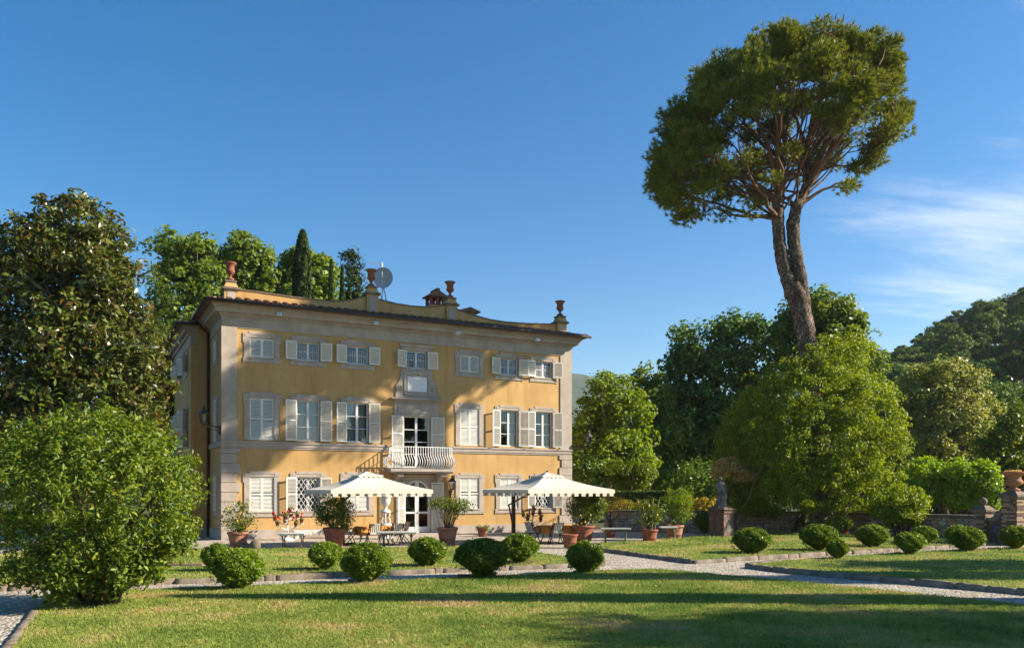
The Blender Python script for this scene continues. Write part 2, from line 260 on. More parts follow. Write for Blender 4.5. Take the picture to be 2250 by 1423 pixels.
# ------------------------------------------------------------------ mesh helpers
class MB:
    def __init__(s): s.v = []; s.f = []
    def add(s, v, f):
        o = len(s.v); s.v += [tuple(map(float, p)) for p in v]; s.f += [tuple(i+o for i in q) for q in f]; return s
    def box(s, x0, x1, y0, y1, z0, z1):
        return s.add([(x0,y0,z0),(x1,y0,z0),(x1,y1,z0),(x0,y1,z0),(x0,y0,z1),(x1,y0,z1),(x1,y1,z1),(x0,y1,z1)],
                     [(0,3,2,1),(4,5,6,7),(0,1,5,4),(1,2,6,5),(2,3,7,6),(3,0,4,7)])
    def frustum(s, c, w0, w1, z0, z1):       # square frustum, half widths w0 -> w1
        x, y = c
        return s.add([(x-w0,y-w0,z0),(x+w0,y-w0,z0),(x+w0,y+w0,z0),(x-w0,y+w0,z0),(x-w1,y-w1,z1),(x+w1,y-w1,z1),(x+w1,y+w1,z1),(x-w1,y+w1,z1)],
                     [(0,3,2,1),(4,5,6,7),(0,1,5,4),(1,2,6,5),(2,3,7,6),(3,0,4,7)])
    def tube(s, pts, r, n=8, cap=True):
        P = [np.array(p, float) for p in pts]; R = r if isinstance(r, (list, tuple)) else [r]*len(P)
        T = []
        for i in range(len(P)):
            t = P[min(i+1, len(P)-1)]-P[max(i-1, 0)]; T.append(t/(np.linalg.norm(t)+1e-9))
        a = np.cross(T[0], (0, 0, 1.0))
        if np.linalg.norm(a) < 1e-3: a = np.cross(T[0], (1.0, 0, 0))
        a /= np.linalg.norm(a); V = []
        for i in range(len(P)):
            a = a-T[i]*a.dot(T[i]); a /= np.linalg.norm(a)+1e-9; b = np.cross(T[i], a)
            for k in range(n):
                q = 2*math.pi*k/n; V.append(P[i]+R[i]*(math.cos(q)*a+math.sin(q)*b))
        Fc = [(i*n+k, i*n+(k+1) % n, (i+1)*n+(k+1) % n, (i+1)*n+k) for i in range(len(P)-1) for k in range(n)]
        if cap: Fc += [tuple(reversed(range(n))), tuple(range((len(P)-1)*n, len(P)*n))]
        return s.add(V, Fc)
    def bar(s, p0, p1, w, h=None):           # straight square bar
        h = h or w; p0, p1 = np.array(p0, float), np.array(p1, float); t = p1-p0; t /= np.linalg.norm(t)
        a = np.cross(t, (0, 0, 1.0)); a = np.array((1.0, 0, 0)) if np.linalg.norm(a) < 1e-3 else a/np.linalg.norm(a); b = np.cross(a, t)
        V = [p+i*a*w/2+j*b*h/2 for p in (p0, p1) for i, j in ((-1,-1),(1,-1),(1,1),(-1,1))]
        return s.add(V, [(0,3,2,1),(4,5,6,7),(0,1,5,4),(1,2,6,5),(2,3,7,6),(3,0,4,7)])
    def lathe(s, prof, n=20, c=(0, 0, 0), flute=0.0, nf=0):
        V = []
        for r, z in prof:
            for k in range(n):
                q = 2*math.pi*k/n; rr = r*(1+(flute*math.cos(nf*q) if nf else 0)); V.append((c[0]+rr*math.cos(q), c[1]+rr*math.sin(q), c[2]+z))
        m = len(prof)
        Fc = [(i*n+k, i*n+(k+1) % n, (i+1)*n+(k+1) % n, (i+1)*n+k) for i in range(m-1) for k in range(n)]
        Fc += [tuple(reversed(range(n))), tuple(range((m-1)*n, m*n))]
        return s.add(V, Fc)
    def prism(s, poly, y0, y1):              # polygon in x-z, extruded in y (poly counter-clockwise seen from -y)
        n = len(poly); V = [(x, y0, z) for x, z in poly]+[(x, y1, z) for x, z in poly]
        Fc = [tuple(range(n)), tuple(range(2*n-1, n-1, -1))]+[(i, n+i, n+(i+1) % n, (i+1) % n) for i in range(n)]
        return s.add(V, Fc)
    def slab(s, poly, z0, z1):               # polygon in x-y, extruded in z
        n = len(poly); V = [(x, y, z0) for x, y in poly]+[(x, y, z1) for x, y in poly]
        return s.add(V, [tuple(range(n, 2*n)), tuple(range(n-1, -1, -1))]+[(i, (i+1) % n, n+(i+1) % n, n+i) for i in range(n)])
    def ball(s, c, r, n=10, m=6, sz=1.0):
        pr = [(max(r*math.sin(math.pi*i/m), 0.002), -r*sz*math.cos(math.pi*i/m)) for i in range(m+1)]
        return s.lathe(pr, n, c)
    def mesh(s, name, m, smooth=False):
        me = bpy.data.meshes.new(name); me.from_pydata(s.v, [], s.f); me.update()
        if m: me.materials.append(M[m] if isinstance(m, str) else m)
        if smooth: me.polygons.foreach_set('use_smooth', [True]*len(me.polygons))
        return me
    def build(s, name, m, parent=None, smooth=False, loc=(0, 0, 0), rz=0.0):
        return link(name, s.mesh(name, m, smooth), parent, loc, rz)
def link(name, me, parent=None, loc=(0, 0, 0), rz=0.0):
    o = bpy.data.objects.new(name, me); col.objects.link(o); o.parent = parent
    o.location = loc; o.rotation_euler = (0, 0, rz); return o
def tag(o, label=None, cat=None, group=None, kind=None):
    if label: o['label'] = label
    if cat: o['category'] = cat
    if group: o['group'] = group
    if kind: o['kind'] = kind
    return o
def thing(name, label, cat, loc=(0, 0, 0), rz=0.0, group=None, scale=1.0):
    o = bpy.data.objects.new(name, None); col.objects.link(o); o.location = loc if len(loc) == 3 else (*loc, 0)
    o.rotation_euler = (0, 0, rz); o.scale = (scale,)*3; o.empty_display_size = 0.2
    return tag(o, label, cat, group)
def copy_tree(o, parent=None):
    c = o.copy(); col.objects.link(c); c.parent = parent
    for ch in list(o.children): copy_tree(ch, c)
    return c
def mesh_np(name, V, Fq, m):
    me = bpy.data.meshes.new(name); V = np.ascontiguousarray(V, np.float32); k = Fq.shape[1]; nf = len(Fq)
    me.vertices.add(len(V)); me.vertices.foreach_set('co', V.ravel())
    me.loops.add(nf*k); me.loops.foreach_set('vertex_index', np.ascontiguousarray(Fq, np.int32).ravel())
    me.polygons.add(nf); me.polygons.foreach_set('loop_start', np.arange(0, nf*k, k, dtype=np.int32)); me.polygons.foreach_set('loop_total', np.full(nf, k, np.int32))
    me.materials.append(M[m]); me.update(calc_edges=True); me.validate(); return me
def nrm(a): return a/(np.linalg.norm(a, axis=-1, keepdims=True)+1e-9)

# ------------------------------------------------------------------ foliage
def leaf_arrays(P, N, size, asp, rng, curl=0.18, D=None):
    n = len(P)
    if D is None: D = nrm(np.cross(N, rng.normal(size=(n, 3))))
    else: D = nrm(D-N*np.sum(D*N, 1, keepdims=True))
    S = np.cross(N, D); s = (size*np.ones(n))[:, None]
    mid = P+N*s*curl
    V = np.stack([P-D*s*0.5, mid+S*s*asp*0.5, P+D*s*0.5, mid-S*s*asp*0.5], 1).reshape(-1, 3)
    return V, np.arange(4*n).reshape(n, 4)
def clump_centres(blobs, n, rng, lo=0.55, zmin=-1.0):
    B = np.array(blobs, float); w = (B[:, 3]*B[:, 4]*B[:, 5])**(2/3); b = rng.choice(len(B), n, p=w/w.sum())
    d = nrm(rng.normal(size=(n, 3)))
    d[:, 2] = np.where(d[:, 2] < zmin, -d[:, 2], d[:, 2])
    r = lo+(1-lo)*rng.random(n)**0.6
    return B[b, :3]+d*r[:, None]*B[b, 3:], d, r
def foliage(blobs, n_clump, cr, per, leaf, asp=0.5, seed=0, lo=0.55, flat=0.75, up=0.5, rnd=0.7, curl=0.18, zmin=-1.0, droop=0.0):
    rng = np.random.default_rng(seed)
    C, d, r = clump_centres(blobs, n_clump, rng, lo, zmin)
    k = rng.poisson(per, n_clump)+3; idx = np.repeat(np.arange(n_clump), k); n = len(idx)
    cs = cr*(0.55+0.9*rng.random(n_clump))
    g = rng.normal(size=(n, 3)); g = g/np.maximum(1, np.linalg.norm(g, axis=1, keepdims=True)/1.7)*0.62
    P = C[idx]+g*cs[idx][:, None]*np.array([1, 1, flat])
    N = nrm(d[idx]*0.55+g*0.45+np.array([0, 0, up])+rng.normal(size=(n, 3))*rnd)
    D = None
    if droop: D = nrm(d[idx]+rng.normal(size=(n, 3))*0.5+np.array([0, 0, -droop]))
    V, Fq = leaf_arrays(P, N, leaf*(0.6+0.8*rng.random(n)), asp, rng, curl, D)
    return V, Fq, C
def B(px, py, rx, rz, Y, ry=None):           # an ellipsoid measured in photo pixels at distance Y
    k = Y/F; return (X(px, Y), Y, Z(py, Y), rx*k, ry if ry else rx*k, rz*k)
def curve(p0, p1, sag=0.0, n=5, seed=0, wob=0.0):
    p0, p1 = np.array(p0, float), np.array(p1, float); rg = np.random.default_rng(seed); L = np.linalg.norm(p1-p0)
    return [p0+(p1-p0)*t+np.array([0, 0, sag*L*4*t*(1-t)])+(rg.normal(size=3)*wob*L if 0 < t < 1 else 0) for t in np.linspace(0, 1, n)]
def tree(name, label, cat, base, blobs, leafm, n_clump, cr, per, leaf, asp=0.55, seed=0, lo=0.5, flat=0.75, trunk_r=0.25, trunk_top=None, bark='bark', limbs=14, group=None, stems=1, up=0.5, zmin=-1.0, rnd=0.7, droop=0.0, crown='crown'):
    bx, by = base[:2]; bz = base[2] if len(base) > 2 else 0.0; off = np.array([bx, by, bz])
    t = thing(name, label, cat, (bx, by, bz), group=group)
    V, Fq, C = foliage(blobs, n_clump, cr, per, leaf, asp, seed, lo, flat, up, rnd, zmin=zmin, droop=droop)
    link(crown, mesh_np(crown, V-off, Fq, leafm), t)
    rg = np.random.default_rng(seed+99); Bm = np.array(blobs); top = trunk_top if trunk_top else Bm[:, 2].mean()
    cx, cy = (Bm[:, 0]*Bm[:, 3]).sum()/Bm[:, 3].sum(), (Bm[:, 1]*Bm[:, 3]).sum()/Bm[:, 3].sum()
    m = MB()
    for s in range(stems):
        a = rg.normal(size=2)*(0.25*trunk_r+0.12*(stems > 1)); e = rg.normal(size=2)*(0.8 if stems > 1 else 0.1)
        pts = curve((a[0], a[1], -0.15), (cx-bx+e[0], cy-by+e[1], top-bz), n=7, seed=seed+s, wob=0.012)
        m.tube(pts, [trunk_r*(1.25-0.85*i/6) if i else trunk_r*1.5 for i in range(7)], 9)
        ch = rg.choice(len(C), min(max(limbs//stems, 1), len(C)), replace=False)
        for j, ci in enumerate(ch):
            k = 2+int(rg.integers(0, 5)); p0 = np.array(pts[k]); p1 = C[ci]-off
            if p1[2] < p0[2]-0.5: p0 = np.array(pts[max(1, k-2)])
            m.tube(curve(p0, p1, sag=0.08, n=5, seed=seed+j, wob=0.02), [trunk_r*q for q in (0.42, 0.34, 0.26, 0.17, 0.07)], 5)
    m.build('trunk', bark, t, True)
    return t
def cypress(name, label, px, top, wpx, Y, seed, leafm='leaf_cypress', n=9000, base_z=0.0, group=None, x=None, hgt=None, rad=None, blunt=0.6, leaf=0.16):
    x = X(px, Y) if x is None else x; h = hgt if hgt else Z(top, Y)-base_z; R = rad if rad else wpx/2*Y/F
    t = thing(name, label, 'tree', (x, Y, base_z), group=group); rng = np.random.default_rng(seed)
    q = rng.random(n)**0.85; z = 0.04*h+0.96*h*q; a = rng.random(n)*2*math.pi
    prof = np.minimum(1.0, (1-q)**blunt*1.15)*np.minimum(1, 0.45+q*4)
    lump = 1+0.16*np.sin(3*a+z*1.1+seed)*np.sin(z*1.7+seed)+0.10*np.sin(7*a-z*2.3)
    r = R*prof*lump*(0.62+0.4*rng.random(n)**0.5)
    P = np.stack([r*np.cos(a), r*np.sin(a), z], 1); o = np.stack([np.cos(a), np.sin(a), np.zeros(n)], 1)
    N = nrm(o+rng.normal(size=(n, 3))*0.45+np.array([0, 0, 0.25])); D = np.array([0, 0, 1.0])+rng.normal(size=(n, 3))*0.28+o*0.25
    V, Fq = leaf_arrays(P, N, leaf*(0.7+0.9*rng.random(n))*(1.6), 0.35, rng, 0.1, D)
    link('crown', mesh_np('crown', V, Fq, leafm), t)
    MB().tube([(0, 0, -0.1), (0, 0, h*0.5), (0.03, 0, h*0.93)], [max(R*0.28, 0.07), max(R*0.2, 0.05), 0.02], 7).build('trunk', 'bark', t, True)
    return t

# ------------------------------------------------------------------ the setting: ground, gravel, lawns, hills
g = MB(); R0 = 3500.0
g.add([(-R0, -R0, -0.06), (R0, -R0, -0.06), (R0, R0, -0.06), (-R0, R0, -0.06)], [(0, 1, 2, 3)])
tag(g.build('ground', 'earth'), 'dark grassy earth beyond the garden', None, kind='structure')
g = MB(); GP = [(-32, -6), (30, -6), (30, 30), (21, 34.5), (16.2, 39.3), (11, 41.6), (5, 44), (5, 62), (-32, 62)]
g.slab(GP, -0.3, 0.0)
tag(g.build('gravel_court', 'gravel'), 'pale gravel of the garden paths and the court before the villa', None, kind='structure')

def inpoly(P, poly):
    x, y = P[:, 0], P[:, 1]; c = np.zeros(len(P), bool); n = len(poly); j = n-1
    for i in range(n):
        xi, yi = poly[i]; xj, yj = poly[j]
        with np.errstate(divide='ignore', invalid='ignore'):
            c ^= ((yi > y) != (yj > y)) & (x < (xj-xi)*(y-yi)/(yj-yi)+xi)
        j = i
    return c
def grass(name, label, poly, z, n, seed, ln):
    """single blades, spread over what the lens can see, thinning with distance as the picture does"""
    rng = np.random.default_rng(seed); lo = np.min(poly, 0); hi = np.max(poly, 0)
    P = rng.random((n*6, 2))*(hi-lo)+lo
    P = P[inpoly(P, poly) & (P[:, 1] > 10.8) & (np.abs(P[:, 0]) < P[:, 1]*0.66+0.8)]
    w = np.minimum(1, (13.0/P[:, 1])**1.6); P = P[rng.random(len(P)) < w][:n]; n = len(P)
    d = P[:, 1]; L = ln*(0.45+1.0*rng.random(n)+0.9*(rng.random(n) < 0.04))*(0.8+d/40); wd = 0.0065*(d/12)**0.9*(0.8+0.5*rng.random(n))
    a = rng.random(n)*2*math.pi; lean = rng.normal(size=(n, 2))*0.5
    base = np.stack([P[:, 0], P[:, 1], np.full(n, z-0.004)], 1)
    tip = base+np.stack([lean[:, 0]*L, lean[:, 1]*L, L], 1); s = np.stack([np.cos(a), np.sin(a), np.zeros(n)], 1)*wd[:, None]
    V = np.stack([base-s, base+s, tip], 1).reshape(-1, 3)
    q = n//14; j = rng.choice(n, q, replace=False); c0 = base[j]+np.array([0, 0, 0.012]); a2 = rng.random(q)*6.28; k = (0.02+0.025*rng.random(q))[:, None]      # clover and weed leaves lying among the blades
    e1 = np.stack([np.cos(a2), np.sin(a2), 0.3*rng.random(q)], 1)*k; e2 = np.stack([-np.sin(a2), np.cos(a2), 0.3*rng.random(q)], 1)*k*0.6
    V = np.concatenate([V, np.stack([c0-e1*0.2-e2, c0-e1*0.2+e2, c0+e1*1.2+np.array([0, 0, 0.012])], 1).reshape(-1, 3)]); n = n+q
    o = link(name, mesh_np(name, V, np.arange(3*n).reshape(n, 3), 'grass_blade')); return tag(o, label, 'grass', kind='stuff')
L1 = [(-9.9, 17.5), (-7.66, 18.5), (-2.74, 20.2), (1.38, 22.0), (2.97, 22.7), (3.9, 23.0), (4.5, 22.6), (5.87, 21.0), (8.1, 18.5), (9.95, 15.9), (12.2, 12.3), (14, 8), (14, 2), (-3.2, 3), (-7.2, 11.8), (-8.9, 15.4)]
L2 = [(-15.5, 16.6), (-8.1, 19.75), (-5.9, 20.5), (-1.9, 22.4), (1.6, 23.75), (2.75, 24.3), (0.88, 27.9), (-0.75, 31.0), (-2.4, 30.75), (-9.3, 29.6), (-17, 28.6)]
L3 = [(5.5, 25.0), (9.45, 27.25), (16.7, 31.5), (19.6, 33.3), (20.4, 33.9), (16.1, 38.8), (12.9, 40.7), (11.0, 41.1), (10.0, 38.6), (6.1, 34.7), (3.5, 32.6), (3.3, 29.9)]
L4 = [(6.85, 23.55), (7.55, 22.2), (11.06, 17.8), (14.5, 12.9), (29, 9), (29.5, 35), (24, 33), (19.2, 30.7), (13.6, 28.2), (8.8, 25.3)]
def lawn_bed(name, label, poly, z):
    m = MB(); m.slab(poly, -0.25, z); o = m.build(name, 'turf'); return tag(o, label, None, kind='structure')
lawn1 = lawn_bed('front_lawn', 'large sunlit front lawn with dry patches', L1, 0.035)
lawn2 = lawn_bed('middle_lawn', 'narrow lawn strip between the gravel path and the court', L2, 0.115)
lawn3 = lawn_bed('wall_lawn', 'lawn strip in front of the rubble garden wall', L3, 0.115)
lawn4 = lawn_bed('side_lawn', 'lawn on the right edged by a dark stone kerb', L4, 0.115)
grass('grass', 'short mown grass of the large front lawn', L1, 0.035, 330000, 1, 0.034)
grass('grass', 'short grass of the narrow lawn strip before the court', L2, 0.115, 50000, 2, 0.034)
grass('grass', 'short grass below the rubble garden wall', L3, 0.115, 40000, 3, 0.034)
grass('grass', 'short grass of the lawn on the right edge', L4, 0.115, 80000, 4, 0.034)

rng = np.random.default_rng(31); Pf = rng.random((900, 2))*np.array([20, 13])+np.array([-9, 11]); Pf = Pf[inpoly(Pf, L1)][:260]; n = len(Pf)
P_ = np.stack([Pf[:, 0], Pf[:, 1], np.full(n, 0.075)], 1); lv, lf = leaf_arrays(P_, nrm(rng.normal(size=(n, 3))*0.35+np.array([0, 0, 1])), 0.05+0.05*rng.random(n), 0.55, rng)
leafmat('leaf_dry', [(0.16, 0.07, 0.03), (0.26, 0.14, 0.05), (0.34, 0.24, 0.10)], 0.2); M['leaf_dry'] = MATS['leaf_dry']
tag(link('fallen_leaves', mesh_np('fallen_leaves', lv, lf, 'leaf_dry')), 'dry brown leaves scattered over the front lawn', 'leaves', kind='stuff')
def kerb(parent, pts, seed, h=0.135, w=0.17, step=1.05, m='stone_dark', close=0.0):
    """a run of worn kerb stones, one mesh each"""
    rg = random.Random(seed); carry = 0.0
    for (x0, y0), (x1, y1) in zip(pts[:-1], pts[1:]):
        L = math.hypot(x1-x0, y1-y0); a = math.atan2(y1-y0, x1-x0); s = 0.0
        while s < L-0.05:
            l = min(step*rg.uniform(0.75, 1.3), L-s)
            b = MB(); n = max(5, int(l/0.14)); h0 = h*rg.uniform(0.88, 1.1); hh = [h0*rg.uniform(0.9, 1.08) for _ in range(n+1)]; ww = [w/2*rg.uniform(0.85, 1.12) for _ in range(n+1)]; hh[0] *= 0.96; hh[-1] *= 0.96
            V = []; g_ = 0.005
            for i in range(n+1):
                x = g_+(l-2*g_)*i/n
                V += [(x, -ww[i], -0.1), (x, -ww[i]-rg.uniform(0, 0.012), hh[i]*rg.uniform(0.6, 0.78)), (x, -ww[i]+0.04, hh[i]), (x, ww[i], hh[i]*rg.uniform(0.85, 0.97)), (x, ww[i], -0.1)]
            Fc = [(5*i+k, 5*i+5+k, 5*i+6+k, 5*i+1+k) for i in range(n) for k in range(4)]+[(0, 1, 2, 3, 4), (5*n+4, 5*n+3, 5*n+2, 5*n+1, 5*n)]
            b.add(V, [tuple(reversed(f)) for f in Fc])
            b.build('kerb_stone', m, parent, True, (x0+math.cos(a)*s, y0+math.sin(a)*s, 0), a+rg.uniform(-0.025, 0.025)); s += l
kerb(lawn2, [(-15.5, 16.55), (-8.1, 19.7), (-5.9, 20.45), (-1.9, 22.35), (1.6, 23.7), (2.75, 24.25), (2.0, 25.7)], 3, step=1.2)
kerb(lawn3, [(3.25, 29.9), (5.5, 24.95), (9.45, 27.2), (16.7, 31.45), (19.6, 33.25)], 4, step=1.1)
kerb(lawn4, [(8.5, 25.2), (6.8, 23.55), (7.5, 22.2), (11.0, 17.8), (14.5, 12.9)], 5, h=0.15, w=0.2, step=0.8)
kerb(lawn1, [(-8.95, 15.4), (-7.25, 11.8), (-5.2, 7.4)], 6, h=0.07, w=0.14, step=1.3)
# hills on the right and far off
def hill_h(x, y):
    s = 1/(1+math.exp(-(x*0.86+0.0*y-62)/13)); t = 1/(1+math.exp(-(y-104)/11))
    return 31*s*t*(1+0.0035*(x-90))+0.9*math.sin(x*0.13)*math.sin(y*0.11)*s
m = MB(); nx, ny = 60, 40; V = []
for j in range(ny+1):
    for i in range(nx+1):
        x, y = 20+i*5.0, 66+j*6.0; V.append((x, y, hill_h(x, y)-0.8))
m.add(V, [(j*(nx+1)+i, j*(nx+1)+i+1, (j+1)*(nx+1)+i+1, (j+1)*(nx+1)+i) for j in range(ny) for i in range(nx)])
tag(m.build('hill', 'hill_green', None, True), 'steep wooded hillside on the right', None, kind='structure')
m = MB(); V = []; n = 90
for j in range(13):
    for i in range(n+1):
        x = -900+i*24.0; y = 1250+j*60
        ridge = 228+34*math.sin(x*0.0042+1.0)+18*math.sin(x*0.011)+7*math.sin(x*0.031)-0.14*abs(x-60)
        V.append((x, y+14*math.sin(x*0.02+j), max(-6, ridge*math.sin(min(1.0, j/11)*math.pi/2)**0.9+5*math.sin(x*0.05+j*2.1))-5))
m.add(V, [(j*(n+1)+i, j*(n+1)+i+1, (j+1)*(n+1)+i+1, (j+1)*(n+1)+i) for j in range(12) for i in range(n)])
tag(m.build('far_mountain', 'far_hill', None, True), 'far wooded mountain fading into haze', None, kind='structure')

# ------------------------------------------------------------------ the villa (local x along the front, -y towards the garden)
villa = thing('villa', 'ochre three-storey villa with grey stone trim, louvred shutters and scalloped roof parapet', 'villa', (OX, OY, 0), TH)
WID, DEP, EAVE = 17.95, 15.0, 10.45
BAYS = [1.69, 3.77, 6.10, 9.08, 11.93, 14.19, 16.25]
RT, RP, RG = (8.16, 9.02), (4.46, 6.34), (1.25, 2.81)
WH = 0.535                                            # half width of a window
DOOR = (8.42, 9.80, 0.10, 2.70); FRENCH = (8.41, 9.76, 3.30, 5.82)
openings = []
for i, u in enumerate(BAYS):
    openings.append((u-WH, u+WH, *RT))
    if i != 3: openings += [(u-WH, u+WH, *RP), (u-WH, u+WH, *RG)]
openings += [FRENCH, DOOR]
def wall_with_holes(u0, u1, z0, z1, holes, y=0.0, d=0.30):
    m = MB()
    us = sorted({u0, u1, *[h[0] for h in holes], *[h[1] for h in holes]}); zs = sorted({z0, z1, *[h[2] for h in holes], *[h[3] for h in holes]})
    for a, b in zip(us[:-1], us[1:]):
        for c, e in zip(zs[:-1], zs[1:]):
            um, zm = (a+b)/2, (c+e)/2
            if any(h[0] < um < h[1] and h[2] < zm < h[3] for h in holes): continue
            m.add([(a, y, c), (b, y, c), (b, y, e), (a, y, e)], [(0, 1, 2, 3)])
    for a, b, c, e in holes:
        m.add([(a, y, c), (b, y, c), (b, y, e), (a, y, e), (a, y+d, c), (b, y+d, c), (b, y+d, e), (a, y+d, e)], [(0, 1, 5, 4), (1, 2, 6, 5), (2, 3, 7, 6), (3, 0, 4, 7)])
    return m
m = wall_with_holes(0, WID, 0, 10.2, openings)
m.add([(WID, 0, 0), (WID, DEP, 0), (WID, DEP, 10.2), (WID, 0, 10.2)], [(0, 1, 2, 3)])
m.add([(0, DEP, 0), (0, 0, 0), (0, 0, 10.2), (0, DEP, 10.2)], [(0, 1, 2, 3)])
m.add([(WID, DEP, 0), (0, DEP, 0), (0, DEP, 10.2), (WID, DEP, 10.2)], [(0, 1, 2, 3)])
m.build('wall', 'stucco', villa)
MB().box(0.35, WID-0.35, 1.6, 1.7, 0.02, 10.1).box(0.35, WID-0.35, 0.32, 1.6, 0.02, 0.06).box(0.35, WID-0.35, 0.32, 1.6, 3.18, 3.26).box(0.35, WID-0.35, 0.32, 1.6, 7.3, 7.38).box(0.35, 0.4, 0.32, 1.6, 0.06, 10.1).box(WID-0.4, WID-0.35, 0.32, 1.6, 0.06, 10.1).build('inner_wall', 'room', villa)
# side wing standing out to the left
WS, WP = 4.0, 0.86
MB().box(-WP, 0.0-0.004, WS, DEP+0.5, 0, 10.0).build('wing_wall', 'stucco', villa)
# plinth, string course, frieze, cornice
m = MB(); m.box(-0.05, DOOR[0]-0.42, -0.05, 0.0-0.002, 0, 0.43).box(DOOR[1]+0.42, WID+0.05, -0.05, -0.002, 0, 0.43).box(-0.05, -0.002, -0.002, WS, 0, 0.43).box(WID+0.002, WID+0.05, -0.002, DEP, 0, 0.43)
m.box(-WP-0.05, -0.052, WS-0.05, WS-0.002, 0, 0.43).box(-WP-0.05, -WP-0.002, WS-0.002, DEP, 0, 0.43)
m.build('plinth', 'stone', villa)
m = MB()
for (a, b) in ((-0.06, 7.62), (10.44, WID+0.06)):
    m.box(a, b, -0.07, -0.002, 4.15, 4.30).box(a-0.02, b+0.02, -0.11, -0.002, 4.302, 4.385).box(a, b, -0.04, -0.002, 4.07, 4.148)
m.box(-0.08, -0.002, 0.0, WS, 4.15, 4.385)
m.build('string_course', 'stone', villa)
m = MB()
for (z0, z1, p) in ((9.40, 9.86, 0.035), (9.862, 9.93, 0.09), (9.932, 10.02, 0.16), (10.022, 10.20, 0.36), (10.202, 10.29, 0.43), (10.292, 10.36, 0.50)):
    m.box(-p, WID+p, -p, 0.25, z0, z1).box(-p, 0.05, 0.252, WS+0.0, z0, z1).box(WID-0.05, WID+p, 0.252, DEP, z0, z1)
m.build('cornice', 'stone', villa)
m = MB()
for (z0, z1, p) in ((9.15, 9.60, 0.035), (9.602, 9.75, 0.13), (9.752, 9.93, 0.30), (9.932, 10.03, 0.40)):
    m.box(-WP-p, -0.51, WS-p, DEP+0.5, z0, z1)
m.build('wing_cornice', 'stone', villa)
for side, (a, b) in enumerate(((-0.045, 0.61), (WID-0.68, WID+0.045))):
    m = MB(); m.box(a, b, -0.05, 0.02, 4.386, 9.398)
    m.build('corner_pilaster', 'stone', villa)
    z = 0.432; k = 0
    while z < 4.05:
        h = min(0.425, 4.066-z); wq = 0.74 if k % 2 == 0 else 0.60
        x0, x1 = (-0.055, wq) if side == 0 else (WID-wq, WID+0.055)
        q = MB(); q.box(x0, x1, -0.06, 0.02, z+0.012, z+h-0.012)
        if side == 0: q.box(-0.055, -0.003, 0.021, wq*0.9, z+0.012, z+h-0.012)
        q.build('quoin', 'stone', villa); z += h; k += 1
# window surrounds with ears
def surround(h0, h1, sill=True, drop=0.0):
    m = MB(); w = WH; b = 0.235; z0, z1 = h0, h1
    m.box(-w-b, -w, -0.045, -0.002, z0-(0.24 if sill else 0), z1).box(w, w+b, -0.045, -0.002, z0-(0.24 if sill else 0), z1)
    m.box(-w-b, w+b, -0.045, -0.002, z1+0.001, z1+0.20).box(-w-0.02, w+0.02, -0.062, -0.047, z1+0.14, z1+0.26).box(-w-0.02, w+0.02, -0.046, -0.002, z1+0.202, z1+0.26)
    for s in (-1, 1):
        m.box(min(s*(w+b+0.002), s*(w+b+0.055)), max(s*(w+b+0.002), s*(w+b+0.055)), -0.044, -0.002, z1-0.24, z1+0.19)
        m.box(min(s*(w+0.02), s*(w+b-0.03)), max(s*(w+0.02), s*(w+b-0.03)), -0.058, -0.047, z1+0.02, z1+0.15)
    if sill:
        m.box(-w-0.001, w+0.001, -0.045, -0.002, z0-0.24, z0-0.001)
        for s in (-1, 1): m.box(min(s*(w+b+0.002), s*(w+b+0.05)), max(s*(w+b+0.002), s*(w+b+0.05)), -0.044, -0.002, z0-0.27, z0-0.02)
        m.box(-w-0.06, w+0.06, -0.075, -0.047, z0-0.06, z0-0.015)
    return m.mesh('window_surround', 'stone')
SUR = {'T': surround(*RT), 'P': surround(*RP, sill=False), 'G': surround(*RG)}
# shutters: one leaf, hinge at local x=0, leaf to +x; louvres are slanted slats
def leaf_mesh(w, h, rail):
    fr = MB(); t, s = 0.04, 0.062
    fr.box(0.004, s, 0, t, 0, h).box(w-s, w-0.004, 0, t, 0, h).box(s, w-s, 0, t, 0, s*1.2).box(s, w-s, 0, t, h-s, h)
    for r in rail: fr.box(s, w-s, 0, t, r*h-0.04, r*h+0.04)
    lv = MB(); z = s*1.2+0.012
    while z < h-s-0.03:
        if not any(abs(z+0.025-r*h) < 0.065 for r in rail):
            lv.add([(s, 0.004, z), (w-s, 0.004, z), (w-s, t-0.004, z+0.036), (s, t-0.004, z+0.036), (s, 0.004, z+0.012), (w-s, 0.004, z+0.012), (w-s, t-0.004, z+0.048), (s, t-0.004, z+0.048)],
                   [(0, 3, 2, 1), (4, 5, 6, 7), (0, 1, 5, 4), (1, 2, 6, 5), (2, 3, 7, 6), (3, 0, 4, 7)])
        z += 0.060
    return fr.mesh('shutter', 'shutter_paint'), lv.mesh('louvres', 'shutter_paint')
LEAF = {'T': leaf_mesh(WH, RT[1]-RT[0]-0.02, ()), 'P': leaf_mesh(WH, RP[1]-RP[0]-0.02, (0.5,)), 'G': leaf_mesh(WH, RG[1]-RG[0]-0.02, (0.5,)), 'F': leaf_mesh(0.68, 2.5, (0.66, 0.33)), 'D': leaf_mesh(0.62, 2.45, (0.5,))}
def shutter(kind, x, y, z, ang, mirror=False, parent=villa):
    f, l = LEAF[kind]
    o = link('shutter', f, parent, (x, y, z), ang)
    if mirror: o.scale = (-1, 1, 1)
    s = link('louvres', l, o); s['kind'] = 'stuff'
    return o
rnd = random.Random(7)
